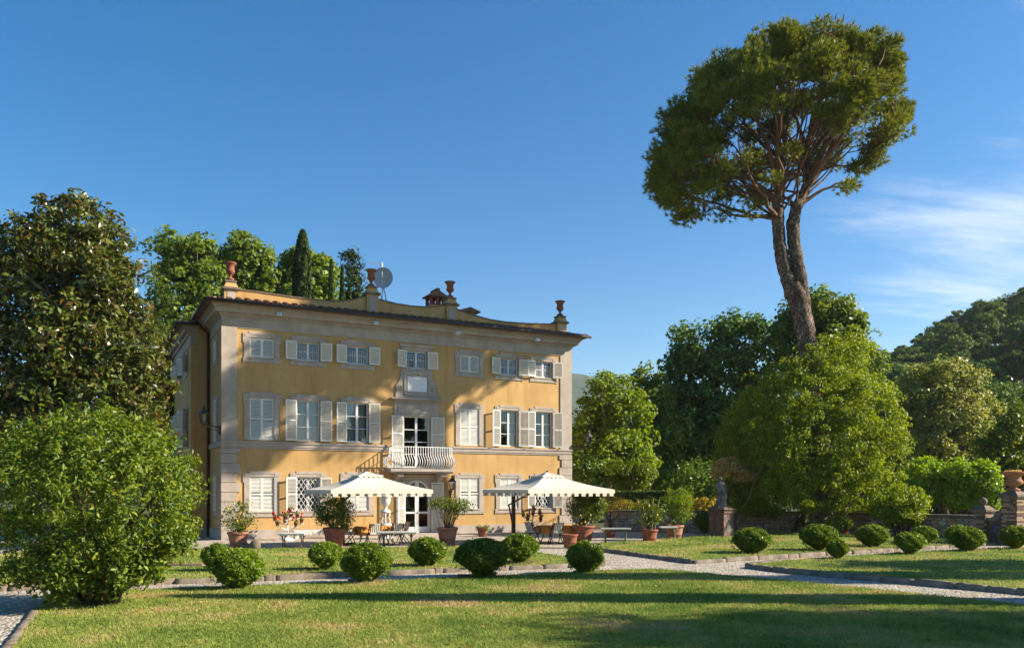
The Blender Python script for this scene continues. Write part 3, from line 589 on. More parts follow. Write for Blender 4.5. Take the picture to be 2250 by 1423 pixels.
def casement(u, z0, z1, rows, hw=WH, kind='P', y=0.10, fm='white_paint'):
    """frame, mullion and glazing bars; each pane its own piece"""
    m = MB(); f = 0.06; a, b = u-hw, u+hw
    m.box(a, a+f, y, y+0.07, z0, z1).box(b-f, b, y, y+0.07, z0, z1).box(a+f, b-f, y, y+0.07, z0, z0+f*1.3).box(a+f, b-f, y, y+0.07, z1-f, z1)
    m.box(u-0.055, u+0.055, y-0.012, y+0.07, z0+f*1.3, z1-f)
    hh = (z1-z0-f*2.3)/rows
    for k in range(1, rows): m.box(a+f, u-0.055, y+0.01, y+0.06, z0+f*1.3+hh*k-0.018, z0+f*1.3+hh*k+0.018).box(u+0.055, b-f, y+0.01, y+0.06, z0+f*1.3+hh*k-0.018, z0+f*1.3+hh*k+0.018)
    w = m.build('window', fm, villa)
    for s in (0, 1):
        for k in range(rows):
            p = MB(); x0, x1 = ((a+f, u-0.055), (u+0.055, b-f))[s]
            t = rnd.uniform(-0.004, 0.004); t2 = rnd.uniform(-0.004, 0.004); zc, ze = z0+f*1.3+hh*k, z0+f*1.3+hh*(k+1)
            p.add([(x0, y+0.035+t, zc), (x1, y+0.035-t, zc), (x1, y+0.035-t+t2, ze), (x0, y+0.035+t+t2, ze)], [(0, 1, 2, 3)])
            p.build('pane', 'pane_glass', w)
    return w
def drape(u0, u1, z0, z1, y, m='curtain', parent=villa):
    n = 22; V = []
    for i in range(n+1):
        x = u0+(u1-u0)*i/n; d = 0.03*math.sin(i*2.1)+0.015*math.sin(i*5.3)
        V += [(x, y+d, z0), (x, y+d, z1)]
    mb = MB(); mb.add(V, [(2*i, 2*i+2, 2*i+3, 2*i+1) for i in range(n)]); return mb.build('curtain', m, parent, True)
CLOSED = {('T', 0), ('T', 4), ('P', 0), ('P', 4), ('G', 0), ('G', 2), ('G', 4), ('G', 5)}
for i, u in enumerate(BAYS):
    for kind, (z0, z1) in (('T', RT), ('P', RP), ('G', RG)):
        if i == 3 and kind != 'T': continue
        if not (i == 3 and kind == 'T'): link('window_surround', SUR[kind], villa, (u, 0, 0))
        if (kind, i) in CLOSED:
            shutter(kind, u-WH+0.004, 0.0, z0+0.01, 0.0); shutter(kind, u+WH-0.004, 0.0, z0+0.01, 0.0, True)
            continue
        a = math.radians(rnd.uniform(8, 15)); a2 = math.radians(rnd.uniform(8, 15))
        # opened flat against the wall, hinged at the jambs
        shutter(kind, u-WH-0.01, -0.085, z0+0.01, math.pi+a, False); shutter(kind, u+WH+0.01, -0.085, z0+0.01, math.pi-a2, True)
        w = casement(u, z0, z1, {'T': 1, 'P': 3, 'G': 2}[kind], kind=kind)
        if kind == 'T':
            b = MB()
            for s in (0, 1):
                for k in range(1, 5):
                    x = (u-WH+0.06+k*0.084) if s == 0 else (u+0.055+k*0.084)
                    b.box(x-0.009, x+0.009, 0.07, 0.088, z0+0.08, z0+0.66)
            b.box(u-WH+0.06, u-0.056, 0.069, 0.089, z0+0.40, z0+0.425).box(u+0.056, u+WH-0.06, 0.069, 0.089, z0+0.40, z0+0.425)
            b.build('window_bars', 'white_paint', w)
        if kind == 'P':
            if i in (1, 2): drape(u-WH+0.05, u+WH-0.05, z0+0.05, z1-0.02, 0.36)
            elif i == 5: drape(u+0.1, u+WH-0.02, z0, z1, 0.4); drape(u-WH, u-0.3, z0, z1, 0.4)
            else: drape(u+0.16, u+WH, z0, z1, 0.42, 'curtain_gold'); drape(u-WH, u-0.22, z0, z1, 0.42, 'curtain_gold')
        if kind == 'G':
            b = MB(); x0, x1, za, zb = u-WH+0.02, u+WH-0.02, z0+0.03, z1-0.03
            pit = 0.21
            for sg in (-1, 1):
                c = -4.0
                while c < 4.0:
                    pts = []
                    for s_ in np.linspace(-2, 2, 161):
                        X_, Z_ = u+s_, (z0+z1)/2+sg*(s_*1.55)+c
                        if x0 <= X_ <= x1 and za <= Z_ <= zb: pts.append((X_, Z_))
                    if len(pts) > 2: b.bar((pts[0][0], 0.05+0.006*sg, pts[0][1]), (pts[-1][0], 0.05+0.006*sg, pts[-1][1]), 0.022)
                    c += pit*1.55
            b.box(x0-0.02, x0, 0.035, 0.065, z0, z1).box(x1, x1+0.02, 0.035, 0.065, z0, z1)
            b.build('lattice_grille', 'white_paint', w)
# centre bay: French window, balcony, cartouche, arched door
casement(9.085, FRENCH[2], FRENCH[3], 4, hw=0.675, kind='F', y=0.08)
shutter('F', FRENCH[0]-0.05, -0.085, 3.30, math.pi+math.radians(14), False); shutter('F', FRENCH[1]+0.05, -0.085, 3.30, math.pi-math.radians(12), True)
m = MB(); m.box(7.92, FRENCH[0]-0.001, -0.05, -0.002, 3.25, 6.50).box(FRENCH[1]+0.001, 10.22, -0.05, -0.002, 3.25, 6.50).box(FRENCH[0], FRENCH[1], -0.05, -0.002, 5.821, 6.50)
m.box(8.10, 10.04, -0.075, -0.052, 5.95, 6.38)
m.build('stone_panel', 'stone', villa)
m = MB()
for (z0, z1, p, e) in ((6.50, 6.56, 0.12, 0.0), (6.562, 6.62, 0.22, 0.10), (6.622, 6.68, 0.30, 0.18)): m.box(7.90-e, 10.24+e, -p, -0.002, z0, z1)
m.build('hood_moulding', 'stone', villa)
car = MB(); c = 9.08
half = [(1.10, 6.682), (1.10, 6.90), (1.04, 7.0), (1.09, 7.10), (1.10, 7.22), (1.03, 7.36), (0.93, 7.48), (0.86, 7.66), (0.82, 7.86), (0.82, 8.10)]
poly = [(c-x, z) for x, z in half[::-1]][::-1]; poly = [(c-x, z) for x, z in reversed(half)]+[(c+x, z) for x, z in half]
car.prism(poly, -0.07, -0.002)
co = car.build('cartouche', 'stone', villa)
m = MB(); m.box(c-0.68, c-0.56, -0.115, -0.072, 6.86, 8.0).box(c+0.56, c+0.68, -0.115, -0.072, 6.86, 8.0).box(c-0.559, c+0.559, -0.115, -0.072, 7.86, 8.0).box(c-0.559, c+0.559, -0.115, -0.072, 6.86, 6.96)
m.box(c-0.74, c+0.74, -0.10, -0.072, 8.02, 8.09)
m.build('moulded_frame', 'stone', co)
MB().box(c-0.50, c+0.50, -0.095, -0.072, 7.02, 7.74).build('plaque', 'plaque', co)
for s in (-1, 1):
    sp = [(c+s*(0.89+(0.17-0.022*t)*math.cos(s*0+t)*1.0*1), -0.082, 7.13+(0.17-0.022*t)*math.sin(t)) for t in np.linspace(-0.5, 6.6, 26)]
    sp = [(c+s*(1.02+0.0), -0.08, 7.40), ] + sp if False else sp
    MB().tube(sp, [0.030-0.0007*k for k in range(26)], 6).build('scroll', 'stone', co, True)
MB().tube([(c, -0.09, 7.90), (c, -0.17, 7.90), (c+0.02, -0.19, 7.85), (c, -0.17, 7.80)], 0.014, 6).build('hook', 'dark_iron', co)
m = MB(); m.box(8.28, BAYS[3]-WH, -0.05, -0.002, 8.10, 9.19).box(BAYS[3]+WH, 9.88, -0.05, -0.002, 8.10, 9.19).box(BAYS[3]-WH, BAYS[3]+WH, -0.05, -0.002, 9.021, 9.19).box(8.20, 9.96, -0.12, -0.002, 9.191, 9.30).box(BAYS[3]-WH, BAYS[3]+WH, -0.05, -0.002, 8.101, 8.159)
m.build('window_surround', 'stone', villa)
# balcony
bal = MB(); b0, b1, bd = 7.42, 10.74, 0.98
bal.box(b0+0.1, b1-0.1, -bd+0.1, -0.052, 3.02, 3.10).box(b0, b1, -bd, -0.052, 3.10, 3.22)
bal = bal.build('balcony', 'stone', villa)
for x in (7.98, 10.20):
    m = MB(); pr = [(-0.052, 2.55), (-0.052, 3.018), (-0.80, 3.018), (-0.80, 2.90), (-0.62, 2.86), (-0.45, 2.80), (-0.32, 2.68), (-0.2, 2.56)]
    n = len(pr); V = [(x-0.13, a, b) for a, b in pr]+[(x+0.13, a, b) for a, b in pr]
    m.add(V, [tuple(range(n)), tuple(range(2*n-1, n-1, -1))]+[(i, n+i, n+(i+1) % n, (i+1) % n) for i in range(n)])
    for k in range(4): m.tube([(x-0.11+0.073*k, -0.815, 3.0), (x-0.11+0.073*k, -0.80, 2.88), (x-0.11+0.073*k, -0.62, 2.84)], 0.028, 6)
    m.build('corbel', 'stone', bal)
def belly(t): return 0.26*math.sin(min(1.0, t/0.62)*math.pi)**1.3 if t < 0.62 else 0.0   # outward swell of a baluster low down
def baluster(x, y, dx, dy):
    pts = [(x+dx*belly(t), y+dy*belly(t), 3.24+1.02*t) for t in np.linspace(0, 1, 12)]
    MB().tube(pts, 0.0165, 5).build('baluster', 'white_iron', bal, True)
xs = np.linspace(b0+0.16, b1-0.16, 25)
for x in xs: baluster(x, -bd+0.10, 0, -1)
for y in np.linspace(-bd+0.22, -0.16, 6): baluster(b0+0.16, y, -1, 0); baluster(b1-0.16, y, 1, 0)
m = MB(); hr = [(b0+0.16, -0.06), (b0+0.16, -bd+0.1), (b1-0.16, -bd+0.1), (b1-0.16, -0.06)]
for (p, q) in zip(hr[:-1], hr[1:]):
    m.bar((*p, 4.28), (*q, 4.28), 0.045, 0.03); m.bar((*p, 3.245), (*q, 3.245), 0.035, 0.025)
m.build('handrail', 'white_iron', bal)
# door with arched fanlight inside a stone arch
du, dw = 9.11, 0.69
m = MB(); y = 0.05; spring = 2.02
m.box(du-dw, du-dw+0.11, y, y+0.07, 0.12, spring).box(du+dw-0.11, du+dw, y, y+0.07, 0.12, spring).box(du-0.10, du+0.10, y-0.015, y+0.07, 0.12, spring+0.60)
for z in (0.13, 1.06, 1.90): m.box(du-dw+0.11, du-0.10, y, y+0.065, z, z+(0.28 if z < 0.5 else 0.09)).box(du+0.10, du+dw-0.11, y, y+0.065, z, z+(0.28 if z < 0.5 else 0.09))
n = 18; V = []
for k in range(n+1):
    a = math.pi*k/n
    for r in (dw, dw-0.10): V += [(du+r*math.cos(a), y, spring+r*0.98*math.sin(a)), (du+r*math.cos(a), y+0.07, spring+r*0.98*math.sin(a))]
m.add(V, [(4*k, 4*k+4, 4*k+6, 4*k+2) for k in range(n)]+[(4*k+2, 4*k+6, 4*k+7, 4*k+3) for k in range(n)]+[(4*k, 4*k+1, 4*k+5, 4*k+4) for k in range(n)])
door = m.build('door', 'white_paint', villa)
for s in (-1, 1):
    for z0, z1 in ((0.41, 1.06), (1.15, 1.90)):
        x0, x1 = sorted((du+s*0.10, du+s*(dw-0.11)))
        MB().add([(x0, y+0.03, z0), (x1, y+0.03, z0), (x1, y+0.03, z1), (x0, y+0.03, z1)], [(0, 1, 2, 3)]).build('pane', 'pane_glass', door)
    fan = [(du+s*0.10, spring)]+[(du+s*(dw-0.1)*math.cos(a), spring+(dw-0.1)*math.sin(a)) for a in np.linspace(0, 1.40, 8)]
    MB().add([(x, y+0.03, z) for x, z in fan], [tuple(range(len(fan)))] if s > 0 else [tuple(reversed(range(len(fan))))]).build('pane', 'pane_glass', door)
MB().ball((du+0.03, y-0.04, 1.10), 0.03, 8, 5).build('door_handle', 'dark_iron', door)
sp_ = MB()                                            # spandrel stone around the arch, within the opening and on the wall
for k in range(n):
    a0, a1 = math.pi*k/n, math.pi*(k+1)/n
    o = lambda a: (du+dw*math.cos(a), spring+dw*0.98*math.sin(a))
    (xa, za), (xb, zb) = o(a0), o(a1)
    sp_.add([(xa, -0.03, za), (xa, -0.03, 2.701), (xb, -0.03, 2.701), (xb, -0.03, zb)], [(0, 1, 2, 3)]).add([(xa, -0.03, za), (xb, -0.03, zb), (xb, 0.2, zb), (xa, 0.2, za)], [(0, 1, 2, 3)])
sp_.box(DOOR[0]-0.42, DOOR[0]-0.001, -0.06, -0.002, 0.0, 2.95).box(DOOR[1]+0.001, DOOR[1]+0.42, -0.06, -0.002, 0.0, 2.95).box(DOOR[0], DOOR[1], -0.055, -0.002, 2.702, 2.95)
sp_.build('door_surround', 'stone', villa)
shutter('D', DOOR[0]-0.02, -0.10, 0.14, math.pi+math.radians(38), False); shutter('D', DOOR[1]+0.02, -0.10, 0.14, math.pi-math.radians(16), True)
MB().box(8.05, 10.17, -0.62, -0.062, 0.0, 0.11).box(7.8, 10.4, -0.95, -0.621, 0.0, 0.055).build('door_step', 'stone', villa)
# eaves: gutter and rows of barrel tiles, roof behind
roof = MB()
def roof_z(v): return 10.43+0.30*(v+0.72)
e0 = -0.72
roof.add([(-0.72, e0, roof_z(e0)), (WID+0.72, e0, roof_z(e0)), (WID-0.5, 0.5, roof_z(0.5)), (0.5, 0.5, roof_z(0.5))], [(0, 1, 2, 3)])
roof.add([(-0.72, DEP, roof_z(e0)), (-0.72, e0, roof_z(e0)), (0.5, 0.5, roof_z(0.5)), (0.5, DEP, roof_z(0.5))], [(0, 1, 2, 3)])
roof.add([(WID+0.72, e0, roof_z(e0)), (WID+0.72, DEP, roof_z(e0)), (WID-0.5, DEP, roof_z(0.5)), (WID-0.5, 0.5, roof_z(0.5))], [(0, 1, 2, 3)])
roof.box(-0.70, WID+0.70, e0+0.02, 0.3, 10.362, 10.40)
roof = roof.build('roof', 'roof_tile', villa)
def tile_mesh(seed):
    n = 7; V = []; L = 0.50
    for j, y in enumerate((0, L)):
        R = 0.105-0.02*j
        for k in range(n+1):
            a = math.pi*k/n; V.append((R*math.cos(a), y, R*0.85*math.sin(a)+0.02*(1-j)))
        for k in range(n+1):
            a = math.pi*k/n; V.append(((R-0.018)*math.cos(a), y, (R-0.018)*0.85*math.sin(a)+0.02*(1-j)))
    q = n+1; Fc = []
    for k in range(n): Fc += [(k, 2*q+k, 2*q+k+1, k+1), (q+k, q+k+1, 3*q+k+1, 3*q+k), (k, k+1, q+k+1, q+k), (2*q+k, 3*q+k, 3*q+k+1, 2*q+k+1)]
    return MB().add(V, Fc).mesh('roof_tile', 'roof_tile', True)
tm = tile_mesh(0); rg = random.Random(3); slope = math.atan(0.30)
for row in range(3):
    for k in range(47):
        x = -0.55+k*0.414
        v = e0-0.05+row*0.40
        if (row > 0 and (x < v+0.9-0.5 or x > WID-(v+0.4))): continue
        o = link('roof_tile', tm, roof, (x+rg.uniform(-0.02, 0.02), v+rg.uniform(-0.02, 0.02), roof_z(v)+0.005+row*0.006))
        o.rotation_euler = (slope, 0, rg.uniform(-0.05, 0.05))
for k in range(9):                                    # tiles of the left eave
    o = link('roof_tile', tm, roof, (-0.75, -0.2+k*0.42, roof_z(e0)+0.01)); o.rotation_euler = (slope, 0, -math.pi/2)
gt = MB(); gt.tube([(-0.80, e0-0.06, 10.40), (WID+0.80, e0-0.06, 10.40)], 0.075, 8); gt.tube([(-0.80, e0-0.06, 10.40), (-0.80, WS, 10.40)], 0.075, 8)
gt.build('gutter', 'gutter', villa, True)
MB().tube([(-0.78, WS-0.12, 10.36), (-0.45, WS-0.12, 10.05), (-0.10, WS-0.12, 9.75), (-0.10, WS-0.12, 0.0)], 0.06, 8).build('downpipe', 'gutter', villa, True)
wr = MB(); wr.add([(-WP-0.62, WS-0.55, 10.08), (-0.52, WS-0.55, 10.08), (-0.52, WS+1.0, 10.55), (0, DEP, 10.55), (-WP-0.62, DEP, 10.08)], [(0, 1, 2, 3, 4)]).box(-WP-0.60, -0.52, WS-0.53, DEP+0.4, 10.032, 10.07)
wr = wr.build('wing_roof', 'roof_tile', villa)
for k in range(3):
    o = link('roof_tile', tm, wr, (-WP-0.5+k*0.36, WS-0.6, 10.10)); o.rotation_euler = (slope, 0, 0)
MB().tube([(-0.55, WS-0.60, 10.05), (-WP-0.66, WS-0.60, 10.05), (-WP-0.66, DEP, 10.05)], 0.07, 8).build('gutter', 'gutter', villa, True)
# main roof hump behind the parapet
MB().add([(1, 1.6, 10.6), (WID-1, 1.6, 10.6), (WID-1, DEP, 10.6), (1, DEP, 10.6), (5, 6.5, 11.35), (WID-5, 6.5, 11.35)], [(0, 1, 5, 4), (1, 2, 5), (3, 0, 4), (2, 3, 4, 5)]).build('upper_roof', 'roof_tile', villa)
# parapet in three swags between four piers
PV = 0.42
piers = [Wl(p, 680, PV)[0] for p in (507, 817.5, 991, 1233)]
ptop = [Wl(507, 637, PV)[1], Wl(817.5, 648, PV)[1], Wl(991, 672, PV)[1], Wl(1233, 711, PV)[1]]
swag = [[(521, 637), (560, 641), (640, 653), (700, 660), (735, 663), (765, 661), (805, 652)],
        [(830, 658), (870, 668), (905, 673.5), (940, 675.5), (960, 674.5), (980, 671)],
        [(1003, 680), (1040, 693), (1075, 702.5), (1110, 708), (1160, 711.5), (1222, 713)]]
for i, pts in enumerate(swag):
    q = [Wl(a, b, PV) for a, b in pts]; poly = [(q[0][0], 10.5)]+[(q[-1][0], 10.5)]+[(u, z) for u, z in reversed(q)]
    par = MB().prism(poly, PV, PV+0.28).build('parapet', 'stucco', villa)
    cp = MB()
    for (ua, za), (ub, zb) in zip(q[:-1], q[1:]):
        cp.add([(ua, PV-0.045, za+0.002), (ub, PV-0.045, zb+0.002), (ub, PV+0.33, zb+0.002), (ua, PV+0.33, za+0.002), (ua, PV-0.045, za+0.05), (ub, PV-0.045, zb+0.05), (ub, PV+0.33, zb+0.05), (ua, PV+0.33, za+0.05)],
               [(0, 3, 2, 1), (4, 5, 6, 7), (0, 1, 5, 4), (1, 2, 6, 5), (2, 3, 7, 6), (3, 0, 4, 7)])
    cp.build('coping', 'stone_dark', par)
for u, z in zip(piers, ptop):
    c = (u, PV+0.12)
    p = MB().box(u-0.29, u+0.29, PV-0.12, PV+0.38, 10.5, z).frustum(c, 0.30, 0.20, z+0.102, z+0.34).build('parapet_pier', 'stucco', villa)
    MB().box(u-0.17, u+0.17, PV-0.135, PV-0.121, 10.72, z-0.08).build('pier_panel', 'stone', p)
    MB().box(u-0.38, u+0.38, PV-0.22, PV+0.48, z+0.002, z+0.10).box(u-0.25, u+0.25, PV-0.13, PV+0.37, z+0.342, z+0.42).build('pier_cap', 'stone_dark', p)
# chimneys
cu, cz = Wl(957, 676, 3.2)
ch = MB().box(cu-0.42, cu+0.42, 2.9, 3.6, 10.4, Wl(957, 672, 3.2)[1]).build('chimney', 'stucco', villa)
zc = Wl(957, 672, 3.2)[1]; m = MB()
for a in (-0.42, -0.07, 0.28):
    m.box(cu+a, cu+a+0.14, 2.9, 3.04, zc, zc+0.40).box(cu+a, cu+a+0.14, 3.46, 3.6, zc, zc+0.40)
m.box(cu-0.42, cu+0.42, 2.88, 3.62, zc+0.001, zc+0.06).box(cu-0.42, cu+0.42, 2.88, 3.62, zc+0.36, zc+0.42)
m.build('chimney_brickwork', 'brick_red', ch)
MB().prism([(cu-0.58, zc+0.43), (cu+0.58, zc+0.43), (cu+0.58, zc+0.48), (cu, zc+0.78), (cu-0.58, zc+0.48)], 2.75, 3.75).box(cu-0.1, cu+0.1, 2.8, 3.7, zc+0.76, zc+0.88).build('chimney_cap', 'roof_tile', ch)
cu, cz = Wl(1026, 694, 4.0); zt = Wl(1026, 684, 4.0)[1]
ch = MB().box(cu-0.4, cu+0.4, 3.7, 4.4, 10.4, zt-0.1).build('chimney', 'stucco', villa)
m = MB().prism([(cu-0.62, zt-0.1), (cu+0.62, zt-0.1), (cu+0.62, zt-0.04), (cu, zt+0.16), (cu-0.62, zt-0.04)], 3.5, 4.6)
m.build('chimney_cap', 'roof_tile', ch)
# side windows (left), seen edge-on
for v, zs in ((2.0, (RT, RP, RG)), (WS+2.2, (RT, RP, RG)), (WS+5.2, (RT, RP, RG)), (WS+8.2, (RT, RP))):
    x = 0.0 if v < WS else -WP
    for kind, (z0, z1) in zip('TPG', zs):
        z0, z1 = (z0, z1) if x == 0 else (z0-0.12, z1-0.12)
        sw = MB().box(x-0.03, x-0.004, v-0.78, v+0.78, z0-0.22, z1+0.22).build('window_surround', 'stone', villa)
        f, l = LEAF[kind]
        for s in (-1, 1):
            ang = (-math.pi/2+s*math.radians(0)) if v < WS else None
            if v < WS: o = shutter(kind, x-0.045, v+s*WH, z0+0.01, -math.pi/2 if s > 0 else math.pi/2, False)
            else: o = shutter(kind, x-0.06, v+s*WH, z0+0.01, math.pi/2+s*0.0+(0.45 if s > 0 else -0.45)+(0 if s > 0 else math.pi), False)
# paving along the foot of the front
pav = thing('terrace_paving', None, None, (OX, OY, 0), TH); pav['kind'] = 'structure'; pav['label'] = 'pale stone paving strip along the foot of the villa'
k = 0; u = -1.2
while u < WID+1.5:
    w = rg.uniform(0.8, 1.25)
    for (v0, v1) in ((-1.55, -0.80), (-0.79, -0.055)):
        if v1 > -0.5 and 7.2 < u+w/2 < 10.6: continue
        if v0 < -0.9 and 7.4 < u+w/2 < 10.6: pass
        MB().box(u+0.008, u+w-0.008, v0+0.008, v1-0.008, -0.05, 0.028+rg.uniform(0, 0.008)).build('paving_slab', 'stone', pav)
    u += w
# ------------------------------------------------------------------ things fixed to the villa
def urn(loc, label, s=1.0, m='terracotta', group='terracotta urns on the parapet'):
    t = thing('urn', label, 'urn', loc, group=group, scale=s)
    MB().lathe([(0.17, 0), (0.17, 0.06), (0.07, 0.12), (0.055, 0.2), (0.11, 0.25), (0.19, 0.33), (0.20, 0.42), (0.165, 0.50), (0.17, 0.60), (0.22, 0.70), (0.27, 0.73), (0.27, 0.78), (0.20, 0.79)], 20).build('bowl', m, t, True)
    MB().box(-0.16, 0.16, -0.16, 0.16, -0.045, 0.0).build('foot', m, t)
    return t
for (u, z, lab) in zip(piers, ptop, ('terracotta urn on the leftmost roof pier, lit by the sun', 'terracotta urn on the roof pier beside the satellite dish', 'terracotta urn on the roof pier right of the chimney', 'terracotta urn on the rightmost roof pier')):
    urn(villa_pt(u, PV+0.12, z+0.465), lab)
# satellite dish and aerial
dx, dy, dz = villa_pt(Wl(843, 640, 3.0)[0], 3.0, 0); D0 = dy; r_ = 23*dy/F
t = thing('satellite_dish', 'grey satellite dish on a mast behind the parapet', 'satellite dish', (dx, dy, 10.5))
hz = Z(613, dy)-10.5
pr = [(0.02, 0.0)]+[(r_*k/8, 0.16*(k/8)**2) for k in range(1, 9)]
V = []; n = 28
for r0, q in pr:
    for k in range(n):
        a = 2*math.pi*k/n; V.append((r0*math.cos(a)*0.95, -q*1.0-0.1, hz+r0*math.sin(a)))
nn = len(pr)
MB().add(V, [(i*n+k, i*n+(k+1) % n, (i+1)*n+(k+1) % n, (i+1)*n+k) for i in range(nn-1) for k in range(n)]).build('dish', 'metal_grey', t, True)
MB().tube([(-0.05, -0.14, 0), (-0.05, -0.14, hz+0.82)], 0.028, 7).tube([(0.0, 0, hz), (0, -0.42, hz)], 0.05, 8).build('mast', 'white_iron', t, True)
m = MB()
for sx, sy in ((-0.4, -0.3), (0.4, -0.3), (0.4, 0.3), (-0.4, 0.3)): m.bar((sx, sy, 0), (0, 0, hz-0.35), 0.03)
m.bar((-0.35, -0.26, 0.2), (0.35, -0.26, 0.2), 0.025).bar((0.35, -0.26, 0.2), (0.35, 0.26, 0.2), 0.025)
m.build('stand', 'metal_grey', t)
m = MB(); m.tube([(-0.75, -0.14, hz+0.88), (0.02, -0.14, hz+0.66)], 0.012, 5)
for k in range(6): m.tube([(-0.70+0.12*k, -0.32, hz+0.865-0.034*k), (-0.70+0.12*k, 0.04, hz+0.865-0.034*k)], 0.008, 4)
m.build('aerial', 'metal_grey', t)
# floodlights under the cornice
for (px, py, lab) in ((613, 688, 'small white floodlight under the cornice, leftmost of four'), (826, 708, 'small floodlight under the cornice, second from the left'), (1006, 730, 'small floodlight under the cornice, third from the left'), (1181, 745, 'small floodlight under the cornice, rightmost of four')):
    u, z = Wl(px, py, -0.45)
    t = thing('floodlight', lab, 'floodlight', villa_pt(u, -0.43, z-0.05), TH, group='floodlights under the cornice')
    MB().box(-0.11, 0.11, -0.10, 0.06, -0.05, 0.09).build('housing', 'white_iron', t); MB().box(-0.09, 0.09, -0.115, -0.101, -0.035, 0.075).build('lens', 'pane_glass', t); MB().bar((0, 0.02, 0.05), (0, 0.12, 0.12), 0.03).build('bracket', 'metal_grey', t)
# lanterns
def lantern(loc, rz, label, arm, s=1.0):
    t = thing('wall_lantern', label, 'lantern', loc, rz, group='iron lanterns on the villa', scale=s)
    y = -arm
    m = MB(); m.tube([(0, 0, 0), (0, y*0.5, 0.03), (0, y*0.9, -0.02), (0, y, 0.06)], 0.022, 6); m.tube([(0, 0, -0.28), (0, y*0.25, -0.12), (0, y*0.5, -0.16), (0, y*0.7, -0.02)], 0.016, 6)
    m.tube([(0, y*0.2+0.09*math.cos(a), -0.08+0.07*math.sin(a)) for a in np.linspace(0, 6.28, 12)], 0.012, 5); m.box(-0.05, 0.05, -0.02, 0.02, -0.34, 0.08)
    m.build('bracket', 'dark_iron', t, True)
    m = MB()
    for k in range(6):
        a = 2*math.pi*k/6
        m.bar((0.13*math.cos(a), y+0.13*math.sin(a), 0.12), (0.21*math.cos(a), y+0.21*math.sin(a), 0.52), 0.018)
    m.lathe([(0.05, 0.06), (0.14, 0.10), (0.14, 0.125)], 6, (0, y, 0)).lathe([(0.23, 0.52), (0.23, 0.545), (0.10, 0.70), (0.05, 0.74), (0.07, 0.80), (0.02, 0.88)], 6, (0, y, 0))
    m.build('cage', 'dark_iron', t)
    MB().lathe([(0.125, 0.126), (0.20, 0.519)], 6, (0, y, 0)).build('glazing', 'pane_glass', t)
    MB().ball((0, y, 0.30), 0.075, 8, 6).build('bulb', 'white_paint', t, True)
    return t
lantern(villa_pt(-0.06, 0.3, 5.0), TH-math.radians(68), 'iron lantern on a bracket at the left corner of the villa', 0.75)
lantern(villa_pt(WID+0.06, 0.05, 4.55), TH+math.radians(62), 'iron lantern standing out from the right corner of the villa', 0.95)
u, z = Wl(994, 1066, -0.3); lantern(villa_pt(u, -0.01, z-0.28), TH, 'small iron lantern on the wall right of the arched door', 0.30, 0.9)

